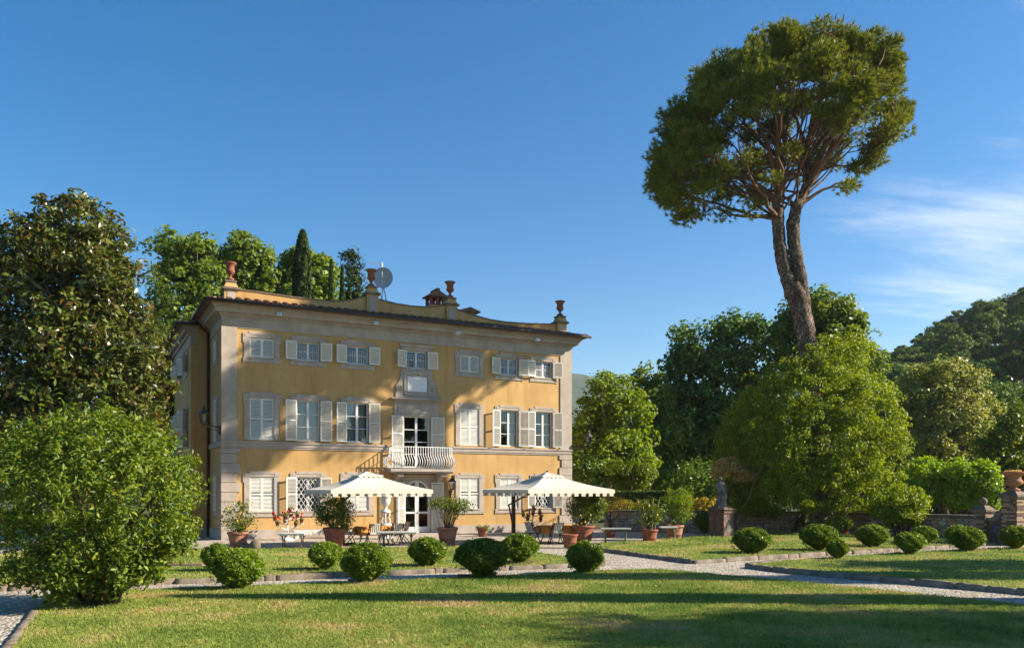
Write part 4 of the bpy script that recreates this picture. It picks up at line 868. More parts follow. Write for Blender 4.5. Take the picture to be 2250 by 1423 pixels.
# ------------------------------------------------------------------ garden furniture
def parasol(name, c, label, post, seed):
    t = thing(name, label, 'parasol', (*c, 0), TH, group='cream square parasols')
    a, ze, zv, zt = 2.0, 2.24, 2.76, 2.97
    def canopy(h0, z0, h1, z1, drop, m, nsc):
        """four sagging panels with a scalloped valance"""
        n = 10; V = []; Fc = []
        for s in range(4):
            ca, sa = math.cos(s*math.pi/2), math.sin(s*math.pi/2)
            rot = lambda x, y, z: (x*ca-y*sa, x*sa+y*ca, z)
            o = len(V)
            for j in range(n+1):
                q = j/n; hw = h0+(h1-h0)*q
                for i in range(n+1):
                    x = -hw+2*hw*i/n; e = 1-(2*i/n-1)**2
                    V.append(rot(x, -hw, z0+(z1-z0)*(q-0.10*math.sin(q*math.pi))-0.05*e*math.sin(q*math.pi)))
            Fc += [(o+j*(n+1)+i, o+j*(n+1)+i+1, o+(j+1)*(n+1)+i+1, o+(j+1)*(n+1)+i) for j in range(n) for i in range(n)]
            k = nsc; w = 2*h0/k
            for i in range(k):
                x0, x1 = -h0+w*i, -h0+w*(i+1); o = len(V)
                V += [rot(x0, -h0-0.002, z0), rot(x1, -h0-0.002, z0), rot(x1, -h0-0.015, z0-drop*0.55), rot(x1-w*0.22, -h0-0.018, z0-drop*0.55), rot(x1-w*0.22, -h0-0.02, z0-drop), rot(x0+w*0.22, -h0-0.02, z0-drop), rot(x0+w*0.22, -h0-0.018, z0-drop*0.55), rot(x0, -h0-0.015, z0-drop*0.55)]
                Fc += [(o+7, o+6, o+3, o+2, o+1, o), (o+6, o+5, o+4, o+3)]
        m.add(V, Fc)
    m = MB(); canopy(a, ze, 0.40, zv, 0.26, m, 12); m.build('canopy', 'canvas', t, False)
    m = MB(); canopy(0.50, zv+0.05, 0.02, zt, 0.11, m, 5); m.build('vent_canopy', 'canvas', t, False)
    m = MB()
    for k in range(4):
        b = math.pi/4+k*math.pi/2; m.bar((0, 0, zv-0.16), (1.9*math.sqrt(2)*math.cos(b), 1.9*math.sqrt(2)*math.sin(b), ze-0.10), 0.035)
        b = k*math.pi/2; m.bar((0, 0, zv-0.20), (1.9*math.cos(b), 1.9*math.sin(b), ze-0.12), 0.03)
    m.ball((0, 0, zt+0.02), 0.05, 8, 5).tube([(0, 0, zv-0.35), (0, 0, zv)], 0.05, 8)
    m.build('ribs', 'wood_dark', t)
    px, py = post
    m = MB(); m.box(px-0.065, px+0.065, py-0.065, py+0.065, 0.05, 2.1); m.build('post', 'wood_dark', t)
    m = MB(); m.bar((px-0.05, py-0.09, 0.6), (px-0.28, py-0.1, 1.62), 0.05); m.bar((px-0.28, py-0.1, 1.60), (0.0, 0.0, zv-0.28), 0.06); m.bar((px, py, 2.05), (0.0, 0.0, zv-0.2), 0.07)
    m.build('arm', 'wood_dark', t)
    MB().box(px-0.5, px+0.5, py-0.06, py+0.06, 0.0, 0.07).box(px-0.06, px+0.06, py-0.5, py-0.061, 0.0, 0.07).box(px-0.06, px+0.06, py+0.061, py+0.5, 0.0, 0.07).build('base', 'dark_iron', t)
    return t
parasol('parasol', (-5.75, 32.5), 'open cream parasol in front of the arched door, left of the two', (-0.55, 1.5), 1)
parasol('parasol', (1.46, 34.0), 'open cream parasol near the right corner of the villa', (-0.95, 1.2), 2)
def chair(loc, rz, label):
    t = thing('garden_chair', label, 'chair', loc, rz, group='folding garden chairs at the tables')
    w = 0.25
    for sx in (-w, w):
        MB().bar((sx, -0.24, 0), (sx, 0.20, 0.90), 0.026, 0.03).build('leg', 'dark_iron', t); MB().bar((sx*0.9, 0.24, 0), (sx*0.9, -0.20, 0.47), 0.026, 0.03).build('leg', 'dark_iron', t)
        MB().tube([(sx, -0.22, 0.47), (sx*1.05, -0.24, 0.66), (sx*1.05, 0.12, 0.68)], 0.014, 5).build('armrest', 'dark_iron', t, True)
    m = MB()
    for k in range(5): m.box(-w, w, -0.22+0.09*k, -0.15+0.09*k, 0.44, 0.465)
    m.build('seat', 'wood_dark', t)
    m = MB()
    for k in range(3): m.bar((-w, 0.13+0.035*k, 0.66+0.085*k), (w, 0.13+0.035*k, 0.66+0.085*k), 0.02, 0.055)
    m.build('backrest', 'wood_dark', t)
    MB().box(-0.22, 0.22, -0.2, 0.2, 0.468, 0.53).build('seat_cushion', 'cushion_grey', t)
    q = MB(); V = []
    for (y, z) in ((0.06, 0.52), (0.17, 0.89)):
        V += [(-0.2, y, z), (0.2, y, z), (0.2, y+0.06, z-0.02), (-0.2, y+0.06, z-0.02)]
    q.add(V, [(0, 1, 5, 4), (1, 2, 6, 5), (2, 3, 7, 6), (3, 0, 4, 7), (4, 5, 6, 7), (0, 3, 2, 1)])
    q.build('back_cushion', 'striped_cushion', t)
    return t
def dining(c, rz, label, clab):
    t = thing('dining_table', label, 'table', (*c, 0), rz, group='dining tables under the parasols')
    MB().box(-0.75, 0.75, -0.5, 0.5, 0.70, 0.735).build('table_top', 'wood_dark', t)
    for sx in (-0.62, 0.62):
        for sy in (-0.38, 0.38):
            MB().tube([(sx, sy, 0.70), (sx*0.82, sy*0.8, 0.45), (sx*0.9, sy*0.9, 0.2), (sx*1.05, sy, 0.0)], [0.03, 0.022, 0.022, 0.03], 7).build('leg', 'dark_iron', t, True)
    # cloth with hanging corners
    n = 24; V = []
    rg = np.random.default_rng(int(abs(c[0]*10)))
    hx, hy, L = 0.80, 0.55, 0.34
    for j in range(n+1):
        for i in range(n+1):
            x, y = (-1+2*i/n)*(hx+L), (-1+2*j/n)*(hy+L)
            ox, oy = max(0, abs(x)-hx), max(0, abs(y)-hy); d = min(math.hypot(ox, oy), L*1.45)
            cx_, cy_ = max(-hx, min(hx, x)), max(-hy, min(hy, y)); w = 0.045*math.sin(7*x+3*y)*(d/L)
            V.append((cx_+math.copysign(0.22*ox+abs(w), x)*(ox > 0), cy_+math.copysign(0.22*oy+abs(w), y)*(oy > 0), 0.742-d*0.97))
    m = MB().add(V, [(j*(n+1)+i, j*(n+1)+i+1, (j+1)*(n+1)+i+1, (j+1)*(n+1)+i) for j in range(n) for i in range(n)])
    o = m.build('tablecloth', 'cloth_orange', None, True, (*c, 0), rz); tag(o, clab, 'tablecloth', 'orange tablecloths')
dining((-5.55, 33.6), TH, 'dining table under the parasol before the arched door', 'orange cloth hanging from the table under the left parasol')
dining((1.95, 34.6), TH, 'dining table with curved iron legs under the right parasol', 'orange cloth hanging from the table under the right parasol')
def cp(c, du, dv): return (c[0]+du*UX-dv*UY, c[1]+du*UY+dv*UX, 0)
ca, cb = (-5.55, 33.6), (1.95, 34.6)
chair(cp(ca, -0.35, -0.75), TH+math.pi, 'striped-cushion chair before the left parasol table, nearer the big leafy pot')
chair(cp(ca, 0.55, -0.8), TH+math.pi+0.1, 'striped-cushion chair before the left parasol table, nearer the arched door')
chair(cp(ca, -1.15, 0.05), TH+math.pi/2, 'chair at the left end of the table under the left parasol')
chair(cp(ca, 1.2, 0.1), TH-math.pi/2, 'pale-lit chair at the right end of the table under the left parasol')
chair(cp(cb, -0.55, -0.75), TH+math.pi, 'striped-cushion chair before the right parasol table, beside the parasol post')
chair(cp(cb, 0.75, -0.75), TH+math.pi-0.05, 'striped-cushion chair before the right parasol table, beside the small terracotta pot')
chair(cp(cb, -1.2, 0.1), TH+math.pi/2+0.2, 'folding chair at the left end of the table under the right parasol')
def marble_table(pxl, pxr, pyt, pyb, label, legm='dark_iron', rz=0.0):
    x, y = G((pxl+pxr)/2, pyb); k = y/F; w = (pxr-pxl)*k/2; h = Z(pyt, y)
    t = thing('marble_table', label, 'table', (x, y, 0), rz, group='marble-topped iron garden tables')
    MB().box(-w, w, -0.32, 0.32, h-0.035, h).box(-w+0.03, w-0.03, -0.29, 0.29, h-0.06, h-0.036).build('table_top', 'marble', t)
    for s in (-1, 1):
        xx = s*w*0.68
        for sy in (-0.2, 0.2):
            MB().tube([(xx, sy*0.5, h-0.06), (xx, sy*0.9, h-0.12), (xx, sy*0.55, h*0.62), (xx, sy*0.7, h*0.25), (xx, sy*1.25, 0.0)], [0.03, 0.022, 0.02, 0.02, 0.028], 6).build('leg', legm, t, True)
        MB().tube([(xx-0.14, 0, h-0.07), (xx-0.04, 0, h-0.16), (xx, 0, h-0.3), (xx+0.04, 0, h-0.16), (xx+0.14, 0, h-0.07)], 0.016, 6).build('scroll', legm, t, True)
    MB().tube([(-w*0.68, 0, h*0.28), (w*0.68, 0, h*0.28)], 0.014, 6).build('stretcher', legm, t, True)
    return t
marble_table(614, 674, 1170.5, 1210, 'marble-topped table with dark iron legs before the geranium stand')
marble_table(829, 918, 1167.5, 1205, 'long marble-topped table in front of the arched door')
mat('rust_iron', (0.22, 0.20, 0.13), (0.13, 0.11, 0.07), scale=8, rough=0.8)
marble_table(1320, 1385, 1159, 1195, 'small marble-topped table between two potted lemon trees on the right', 'rust_iron')
marble_table(1450, 1489, 1156.5, 1190, 'small marble-topped table before the pot with the tall shrub', 'rust_iron')
# low bench with zigzag front, and a kind of white iron bench against the wall
bx_, by_ = villa_pt(Wl(690, 1180, -0.6)[0], -0.6)[:2]
t = thing('low_bench', 'low stone bench with a zigzag front against the plinth', 'bench', (bx_, by_, 0), TH)
MB().box(-0.95, 0.95, -0.22, 0.22, 0.34, 0.40).build('seat', 'marble', t)
for s in (-0.8, 0.8): MB().box(s-0.08, s+0.08, -0.18, 0.18, 0.0, 0.339).build('leg', 'marble', t)
m = MB()
for k in range(9): m.prism([(-0.9+0.2*k, 0.338), (-0.8+0.2*k, 0.16), (-0.7+0.2*k, 0.338)], -0.21, -0.19)
m.build('zigzag_apron', 'marble', t)
# ------------------------------------------------------------------ pots and potted plants
def pot_mesh(name='pot', m='terracotta', n=24, bands=True):
    pr = [(0.30, 0.0), (0.31, 0.02), (0.36, 0.30), (0.375, 0.31), (0.375, 0.34), (0.37, 0.35), (0.415, 0.60), (0.43, 0.66), (0.46, 0.67), (0.475, 0.72), (0.46, 0.78), (0.43, 0.785), (0.415, 0.72), (0.41, 0.70)]
    return MB().lathe(pr, n).mesh(name, m, True)
POT = {k: pot_mesh('pot', k) for k in ('terracotta', 'terracotta_pale')}
def potted(px, pyb, potw, plant, label, cat='potted plant', seed=0, m='terracotta', leafm='leaf_citrus', n_cl=46, cr=0.23, per=42, leaf=0.085, canes=3, fruit=0, form='bush', group='potted plants on the court', name='potted_lemon_tree', base=None):
    """plant = (centre px, top py, bottom py, width px); sizes taken at the pot's distance"""
    x, y = base if base else G(px, pyb); k = y/F; s = potw*k/0.95
    t = thing(name, label, cat, (x, y, 0), group=group)
    o = link('pot', POT[m], t); o.scale = (s,)*3
    MB().lathe([(0.40*s, 0.68*s), (0.05, 0.70*s)], 16).build('soil', 'soil', t)
    pc, pt, pb, pw = plant; zt, zb = Z(pt, y), Z(pb, y); w = pw*k/2; dx = X(pc, y)-x; rg = np.random.default_rng(seed)
    hz = (zt-zb)/2; zc = (zt+zb)/2
    if form == 'bush': bl = [(dx, 0, zc, w*0.85, w*0.8, hz), (dx-w*0.45, 0.05, zc+hz*0.2, w*0.5, w*0.5, hz*0.7), (dx+w*0.45, -0.05, zc+hz*0.15, w*0.5, w*0.5, hz*0.75)]
    else: bl = [(dx, 0, zc+hz*0.45, w*0.8, w*0.7, hz*0.5), (dx-w*0.55, 0, zc+hz*0.45, w*0.42, w*0.45, hz*0.4), (dx+w*0.5, 0, zc+hz*0.2, w*0.45, w*0.5, hz*0.55), (dx, 0, zc-0.1*hz, w*0.4, w*0.4, hz*0.4)]
    V, Fq, C = foliage(bl, n_cl, cr, per, leaf, 0.5, seed, lo=0.35, up=0.4)
    link('foliage', mesh_np('foliage', V, Fq, leafm), t)
    mb = MB()
    for i in rg.choice(len(C), 12, replace=False):
        a = rg.normal(size=2)*0.06*s; mb.tube(curve((a[0], a[1], 0.66*s), C[i], 0.06, 5, seed+int(i), 0.03), [0.022, 0.018, 0.014, 0.01, 0.005], 5)
    mb.build('stem', 'bark', t, True)
    for i in range(canes):
        a = 2*math.pi*i/max(canes, 1)+seed; r = 0.3*s
        MB().tube([(r*math.cos(a), r*math.sin(a), 0.6*s), (dx*0.6+w*0.75*math.cos(a), w*0.5*math.sin(a), zt-0.1*hz)], 0.014, 5).build('cane', 'cane', t)
    if fruit:
        bm = MB().ball((0, 0, 0), 0.04, 8, 6, 1.25).mesh('lemon', 'lemon', True)
        for i in range(fruit):
            p = C[rg.integers(len(C))]+rg.normal(size=3)*0.12+np.array([0, -0.12, 0]); link('lemon', bm, t, tuple(p))
    return t
potted(523, 1206, 47, (522, 1100, 1180, 84), 'lemon tree in a terracotta pot at the left corner of the villa', seed=1, fruit=6, canes=2, per=34, n_cl=40, form='bush', m='terracotta_pale')
potted(735, 1201, 52, (737, 1090, 1172, 90), 'dense leafy shrub in a big terracotta pot left of the left parasol', seed=2, n_cl=80, per=48, canes=1, fruit=2)
potted(983, 1197, 48, (990, 1090, 1150, 92), 'spreading lemon tree in a whitened terracotta pot right of the arched door', seed=3, form='spread', m='terracotta_pale', fruit=5, canes=3, per=36)
potted(1282, 1194, 50, (1284, 1083, 1152, 94), 'tall dense lemon tree in a big red pot by the right corner of the villa', seed=4, n_cl=85, per=46, fruit=9, canes=3)
potted(1427, 1194, 39, (1424, 1092, 1162, 68), 'loose lemon tree with canes in a red pot on the right of the court', seed=5, n_cl=42, per=34, fruit=7, canes=4)
potted(1482, 1187, 42, (1488, 1068, 1150, 72), 'tall bright shrub in a grey-brown pot near the garden wall', seed=6, n_cl=70, per=42, leafm='leaf_bright', canes=0, m='terracotta_pale', name='potted_shrub')
potted(1342, 1180, 26, (1343, 1090, 1150, 60), 'slender bare-stemmed potted tree behind the small marble table', seed=8, n_cl=26, per=26, leafm='leaf_yellow', canes=0, form='spread', name='potted_tree')
potted(1060, 1178, 25, (1060, 1154, 1168, 30), 'small green plant in a low terracotta bowl against the plinth', seed=9, n_cl=26, per=40, cr=0.10, leaf=0.05, leafm='leaf_bright', canes=0, name='potted_plant')
potted(1857, 1180, 15, (1843, 1128, 1164, 58), 'leafy plant in a small red pot beside the foot of the ivy-clad pine', seed=10, n_cl=24, per=30, canes=0, name='potted_plant', leaf=0.14)
x, y = G(1252, 1203); o = link('pot', POT['terracotta'], None, (x, y, 0)); o.scale = (37*y/F/0.95,)*3; tag(o, 'small empty terracotta pot before the big red one by the right parasol', 'pot')
def saucer(px, py, w, lab):
    x, y = G(px, py); r = w*y/F/2
    o = MB().lathe([(r*0.8, 0), (r, 0.09), (r*0.95, 0.10), (r*0.88, 0.05)], 20).build('saucer', 'terracotta', None, True, (x, y, 0)); tag(o, lab, 'saucer', 'terracotta saucers on the gravel')
saucer(1063, 1187, 36, 'terracotta saucer on the gravel near the plant bowl at the plinth'); saucer(998, 1203, 20, 'small terracotta saucer beside the whitened pot')
saucer(1330, 1196, 24, 'terracotta saucer under the left end of the small marble table'); saucer(1366, 1194, 20, 'terracotta saucer under the right end of the small marble table')
# geranium stands
def geraniums(px, pyb, top, w, label, seed, base=None):
    x, y = base if base else G(px, pyb); k = y/F; hh = Z(top, y)
    t = thing('geranium_stand', label, 'plant stand', (x, y, 0), TH, group='white geranium stands'); rg = random.Random(seed)
    MB().tube([(0, 0, 0.0), (0, 0, hh*0.8)], 0.035, 8).lathe([(0.32, 0), (0.30, 0.05), (0.06, 0.15)], 12).build('post', 'white_iron', t, True)
    pm = MB().lathe([(0.065, 0), (0.09, 0.15), (0.1, 0.15), (0.1, 0.18), (0.08, 0.18)], 12).mesh('flower_pot', 'terracotta', True)
    W_ = w*k/2
    for i, (r, a, z) in enumerate([(0.75, -2.6, .45), (0.8, -1.2, .42), (0.8, 0.1, .5), (0.6, 1.6, .5), (0.5, -2.0, .62), (0.55, -0.5, .66), (0.45, 0.9, .68), (0.12, 0, .80), (0.7, 2.8, .58)]):
        xx, yy, zz = r*W_*math.cos(a), r*W_*math.sin(a), z*hh
        MB().tube([(0, 0, zz-0.28*r), (xx*0.5, yy*0.5, zz-0.16*r), (xx, yy, zz-0.02)], 0.02, 6).lathe([(0.11, -0.015), (0.115, 0.0)], 10, (xx, yy, zz)).build('arm', 'white_iron', t, True)
        p = link('flower_pot', pm, t, (xx, yy, zz))
        V, Fq, C = foliage([(0, 0, 0.22, 0.10, 0.10, 0.07)], 6, 0.07, 9, 0.05, 0.8, seed+i, lo=0.1)
        link('foliage', mesh_np('foliage', V, Fq, 'leaf_bright'), p)
        if i % 4 != 3:
            m = MB()
            for q in range(rg.randint(2, 4)): m.ball((rg.uniform(-.15, .15), rg.uniform(-.15, .15), rg.uniform(0.28, 0.42)), rg.uniform(0.035, 0.055), 7, 5)
            m.build('blossom', 'red_flower', p, True)
    return t
gx, gy = villa_pt(Wl(632, 1160, -1.3)[0], -1.3)[:2]
geraniums(625, 1200, 1112, 78, 'white stand of potted red geraniums against the left of the villa front', 5, (gx, gy))
gx, gy = villa_pt(Wl(1170, 1160, -1.2)[0], -1.2)[:2]
geraniums(1168, 1190, 1108, 58, 'white stand of red geraniums behind the right parasol post', 9, (gx, gy))
# marble urn held by three figures' stand
ux, uy = villa_pt(Wl(847, 1160, -2.2)[0], -2.2)[:2]; s = uy/F
t = thing('marble_urn', 'white marble urn on a figured stand left of the arched door', 'urn', (ux, uy, 0)); hz = Z(1098, uy)
MB().box(-0.3, 0.3, -0.3, 0.3, 0, 0.10).lathe([(0.24, 0.1), (0.22, 0.55), (0.28, 0.58), (0.30, 0.66), (0.25, 0.70)], 16).build('base', 'marble', t, True)
for k in range(3):
    a = k*2.094+0.6; c_, s_ = math.cos(a), math.sin(a)
    MB().tube([(0.20*c_, 0.20*s_, 0.70), (0.22*c_, 0.22*s_, 0.85), (0.15*c_, 0.15*s_, 0.98), (0.20*c_, 0.20*s_, 1.10), (0.17*c_, 0.17*s_, 1.22)], [0.05, 0.045, 0.035, 0.05, 0.05], 8).ball((0.19*c_, 0.19*s_, 1.16), 0.055, 8, 6).build('figure', 'marble', t, True)
e = hz-1.2
MB().lathe([(0.26, 1.20), (0.24, 1.26), (0.10, 1.36), (0.07, 1.46), (0.12, 1.50), (0.20, 1.60), (0.235, 1.78), (0.23, 1.88), (0.29, 1.92), (0.28, 1.96), (0.12, 2.02), (0.05, 2.08), (0.045, 2.14), (0.01, 2.19)], 20).build('bowl', 'marble', t, True)
# stone ball lying by the left pot, slab in the lawn
x, y = G(562, 1211); o = MB().ball((0, 0, 0.22), 0.23, 14, 9, 0.95).build('stone_ball', 'stone_dark', None, True, (x, y, 0)); tag(o, 'dark stone ball lying on the gravel beside the left pot', 'stone ball')
x, y = G(552, 1209); o = MB().ball((0, 0, 0.16), 0.17, 12, 8, 0.9).build('stone_ball', 'stone_dark', None, True, (x-0.22, y, 0)); tag(o, 'smaller brown stone half hidden between pot and dark stone ball', 'stone ball')
x, y = G(405, 1242, 0.12); t = thing('stone_slab', 'brown stone slab with pale rim set in the lawn at left', 'slab', (x, y, 0.1), 0.05)
MB().box(-0.62, 0.52, -0.16, 0.16, 0, 0.07).build('slab', 'brick_old', t); MB().box(-0.66, 0.56, -0.22, -0.162, 0, 0.04).box(0.522, 0.66, -0.22, 0.16, 0, 0.035).build('rim', 'stone', t)

# ------------------------------------------------------------------ garden wall, statue, gate piers
WPTS = [(5.0, 44.0), (8.2, 42.9), (11.1, 42.0), (13.4, 41.6), (16.6, 40.2), (18.6, 36.9), (20.3, 34.75)]
HW = 1.12
t = thing('garden_wall', 'low rubble stone wall running behind the lawns on the right', 'wall', (WPTS[0][0], WPTS[0][1], 0)); O_ = np.array([*WPTS[0], 0])
core = MB(); stones = []; rg = random.Random(11)
def stone_mesh(seed, w, h, d):
    r = random.Random(seed); V = []
    ring = [(-.5, -.32), (-.3, -.5), (.28, -.5), (.5, -.3), (.5, .3), (.26, .5), (-.3, .5), (-.5, .28)]
    for yy, k in ((0, 1.0), (-d*0.7, 0.95), (-d, 0.66)):
        for a, b in ring: V.append((a*w*k*r.uniform(.88, 1.08), yy+r.uniform(-.006, .006), b*h*k*r.uniform(.88, 1.08)))
    return V, [(8*i+k, 8*i+(k+1) % 8, 8*i+8+(k+1) % 8, 8*i+8+k) for i in range(2) for k in range(8)]+[tuple(range(16, 24))]
SM = [MB().add(*stone_mesh(i, 1, 1, 0.045)).mesh('stone', 'rubble_%d' % (i % 5), False) for i in range(15)]
for (x0, y0), (x1, y1) in zip(WPTS[:-1], WPTS[1:]):
    L = math.hypot(x1-x0, y1-y0); a = math.atan2(y1-y0, x1-x0); c_, s_ = math.cos(a), math.sin(a); th_ = 0.34
    P = lambda l, q: (x0+c_*l-s_*q-O_[0], y0+s_*l+c_*q-O_[1])
    b = [P(-0.02, 0), P(L+0.02, 0), P(L+0.02, th_), P(-0.02, th_)]
    core.slab([b[0], b[1], b[2], b[3]], -0.1, HW-0.05)
    z = 0.02
    while z < HW-0.12:
        h = rg.uniform(0.10, 0.19); l = rg.uniform(-0.1, 0.05)
        while l < L:
            w = rg.uniform(0.13, 0.40); x_, y_ = P(l+w/2, 0)
            hj = h*rg.uniform(0.75, 1.3); stones.append((w*hj, x_, y_, z+h/2+rg.uniform(-0.02, 0.02), a+rg.uniform(-0.02, 0.02), w*rg.uniform(0.9, 1.08), hj)); l += w+0.012
        z += h+0.010
    l = 0
    while l < L-0.02:
        w = min(rg.uniform(0.5, 0.9), L-l); pp = [P(l+0.006, -0.06), P(l+w-0.006, -0.06), P(l+w-0.006, th_+0.06), P(l+0.006, th_+0.06)]
        zz = HW-0.05+rg.uniform(0, 0.012); MB().slab(pp, zz, zz+0.06).build('coping_stone', 'stone_dark', t); l += w
core.build('core', 'mortar', t)
stones.sort(reverse=True); rest = [MB() for _ in range(5)]
for i, (ar, x_, y_, z_, a, w, h) in enumerate(stones):
    if i < 300:
        o = link('stone', SM[rg.randrange(15)], t, (x_, y_, z_), a); o.scale = (w, 1.0, h)
    else:
        V, Fc = stone_mesh(i, w, h, 0.045); ca_, sa_ = math.cos(a), math.sin(a)
        rest[i % 5].add([(x_+ca_*p[0]-sa_*p[1], y_+sa_*p[0]+ca_*p[1], z_+p[2]) for p in V], Fc)
for i, r in enumerate(rest): tag(r.build('small_stones', 'rubble_%d' % i, t), kind='stuff')
# statue
sx, sy = G(1585, 1182); sY = sy
t = thing('pedestal', 'weathered brick pedestal carrying the statue', 'pedestal', (sx, sy, 0), TH+0.25)
zt = Z(1113, sY); m = MB()
MB().box(-0.56, 0.56, -0.56, 0.56, -0.1, 0.10).build('base', 'stone_dark', t)
MB().box(-0.40, 0.40, -0.40, 0.40, 0.101, zt-0.28).build('shaft', 'brick_old', t)
MB().box(-0.22, 0.22, -0.415, -0.401, 0.3, zt-0.5).build('panel', 'statue_stone', t)
MB().box(-0.46, 0.46, -0.46, 0.46, zt-0.279, zt-0.20).box(-0.42, 0.42, -0.42, 0.42, zt-0.199, zt-0.12).frustum((0, 0), 0.50, 0.34, zt-0.119, zt).build('cap', 'brick_old', t)
b = MB(); Hs = Z(1047, sY)-zt; k = Hs/1.72
prof = [(0.30, 0.23, 0, 0), (0.31, 0.24, 0, 0.10), (0.27, 0.20, 0, 0.35), (0.28, 0.20, 0.02, 0.60), (0.27, 0.19, 0.03, 0.82), (0.25, 0.17, 0.02, 0.95), (0.20, 0.14, 0, 1.08), (0.22, 0.15, -0.02, 1.24), (0.24, 0.14, -0.03, 1.36), (0.17, 0.11, -0.04, 1.42), (0.07, 0.07, -0.06, 1.47), (0.065, 0.07, -0.065, 1.51), (0.10, 0.115, -0.07, 1.57), (0.105, 0.12, -0.075, 1.63), (0.09, 0.10, -0.075, 1.69), (0.03, 0.03, -0.07, 1.73)]
n = 28; V = []
for i, (rx, ry, ox, z) in enumerate(prof):
    for q in range(n):
        a = 2*math.pi*q/n; fold = 1+(0.10*math.sin(9*a+z*2)+0.05*math.sin(5*a-z*3))*(1 if z < 1.0 else 0.25 if z < 1.4 else 0)
        V.append(((ox+rx*fold*math.cos(a))*k, ry*fold*math.sin(a)*k, z*k))
b.add(V, [(i*n+q, i*n+(q+1) % n, (i+1)*n+(q+1) % n, (i+1)*n+q) for i in range(len(prof)-1) for q in range(n)]+[tuple(range((len(prof)-1)*n, len(prof)*n))])
st = thing('statue', 'mossy draped stone statue of a standing figure on the brick pedestal', 'statue', (sx, sy, zt), 0.2)
b.tube([(-0.22*k, 0, 1.34*k), (-0.30*k, -0.04*k, 1.12*k), (-0.24*k, -0.16*k, 0.98*k), (-0.08*k, -0.20*k, 1.08*k)], [0.075*k, 0.06*k, 0.05*k, 0.04*k], 9).tube([(0.18*k, 0, 1.34*k), (0.27*k, -0.02*k, 1.10*k), (0.25*k, -0.1*k, 0.86*k), (0.2*k, -0.14*k, 0.78*k)], [0.075*k, 0.06*k, 0.05*k, 0.04*k], 9)
b.build('figure', 'statue_stone', st, True)
MB().box(-0.28, 0.28, -0.24, 0.24, 0.0, 0.05).build('plinth', 'statue_stone', st)
# gate piers at the right edge
def pier(px, pyb, w, pyt, label, urn_=False):
    x, y = G(px, pyb); zt = Z(pyt, y); hw = w*y/F/2
    t = thing('gate_pier', label, 'gate pier', (x, y, 0), TH, group='brick piers beside the garden gate')
    MB().box(-hw-0.08, hw+0.08, -hw-0.08, hw+0.08, -0.1, 0.22).build('base', 'stone_dark', t)
    # courses of old bricks
    z = 0.221; k = 0
    core = MB().box(-hw+0.012, hw-0.012, -hw+0.012, hw-0.012, 0.22, zt-0.26).build('core', 'mortar', t)
    bm = [MB().box(0, 1, 0, 1, 0, 1).mesh('brick', c) for c in ('brick_old', 'rubble_0', 'rubble_3')]
    rr = random.Random(int(px))
    while z < zt-0.34:
        for f in range(2):
            l = -hw+(0 if (k+f) % 2 else -0.0); first = True
            while l < hw-0.02:
                bw = (0.13 if (first and (k % 2)) else 0.27); bw = min(bw, hw-l); first = False
                o = link('brick', bm[rr.choice((0, 0, 0, 1, 2))], t); e = rr.uniform(0, 0.012)
                if f == 0: o.location = (l+0.005, -hw-e, z); o.scale = (bw-0.01, 0.05, 0.068)
                else: o.location = (-hw-e, l+0.005+(0.055 if l < -hw+0.01 else 0), z); o.scale = (0.05, bw-0.01-(0.055 if l < -hw+0.01 else 0), 0.068)
                l += bw
        z += 0.078; k += 1
    MB().box(-hw-0.06, hw+0.06, -hw-0.06, hw+0.06, zt-0.26, zt-0.20).box(-hw-0.10, hw+0.10, -hw-0.10, hw+0.10, zt-0.199, zt-0.12).frustum((0, 0), hw+0.06, hw*0.55, zt-0.119, zt+0.05).build('cap', 'stone_dark', t)
    return t, x, y, zt
_, x1_, y1_, z1_ = pier(2160, 1193, 28, 1112, 'low brick gate pier topped with a stone ball')
o = MB().ball((0, 0, 0.16), 0.17, 12, 8).lathe([(0.10, -0.0), (0.06, 0.05)], 10).build('stone_finial', 'stone_dark', None, True, (x1_, y1_, z1_+0.05)); tag(o, 'stone ball finial on the low gate pier', 'finial')
_, x2_, y2_, z2_ = pier(2227, 1197, 34, 1080, 'tall brick gate pier carrying a terracotta urn')
t = thing('urn', 'wide terracotta urn on the tall gate pier at the right edge', 'urn', (x2_, y2_, z2_+0.05)); hh = Z(1036, y2_)-z2_-0.05; q = hh/0.80
MB().lathe([(a*q*1.45, b*q) for a, b in [(0.17, 0), (0.17, 0.06), (0.09, 0.12), (0.07, 0.18), (0.20, 0.24), (0.26, 0.34), (0.24, 0.42), (0.19, 0.50), (0.20, 0.60), (0.28, 0.70), (0.36, 0.74), (0.36, 0.80), (0.26, 0.79)]], 24).build('bowl', 'terracotta_pale', t, True)
V, Fq, C = foliage([(0, 0, hh, 0.3, 0.3, 0.07)], 14, 0.09, 12, 0.06, 0.7, 5, lo=0.1); link('plant', mesh_np('plant', V, Fq, 'leaf_pink'), t)
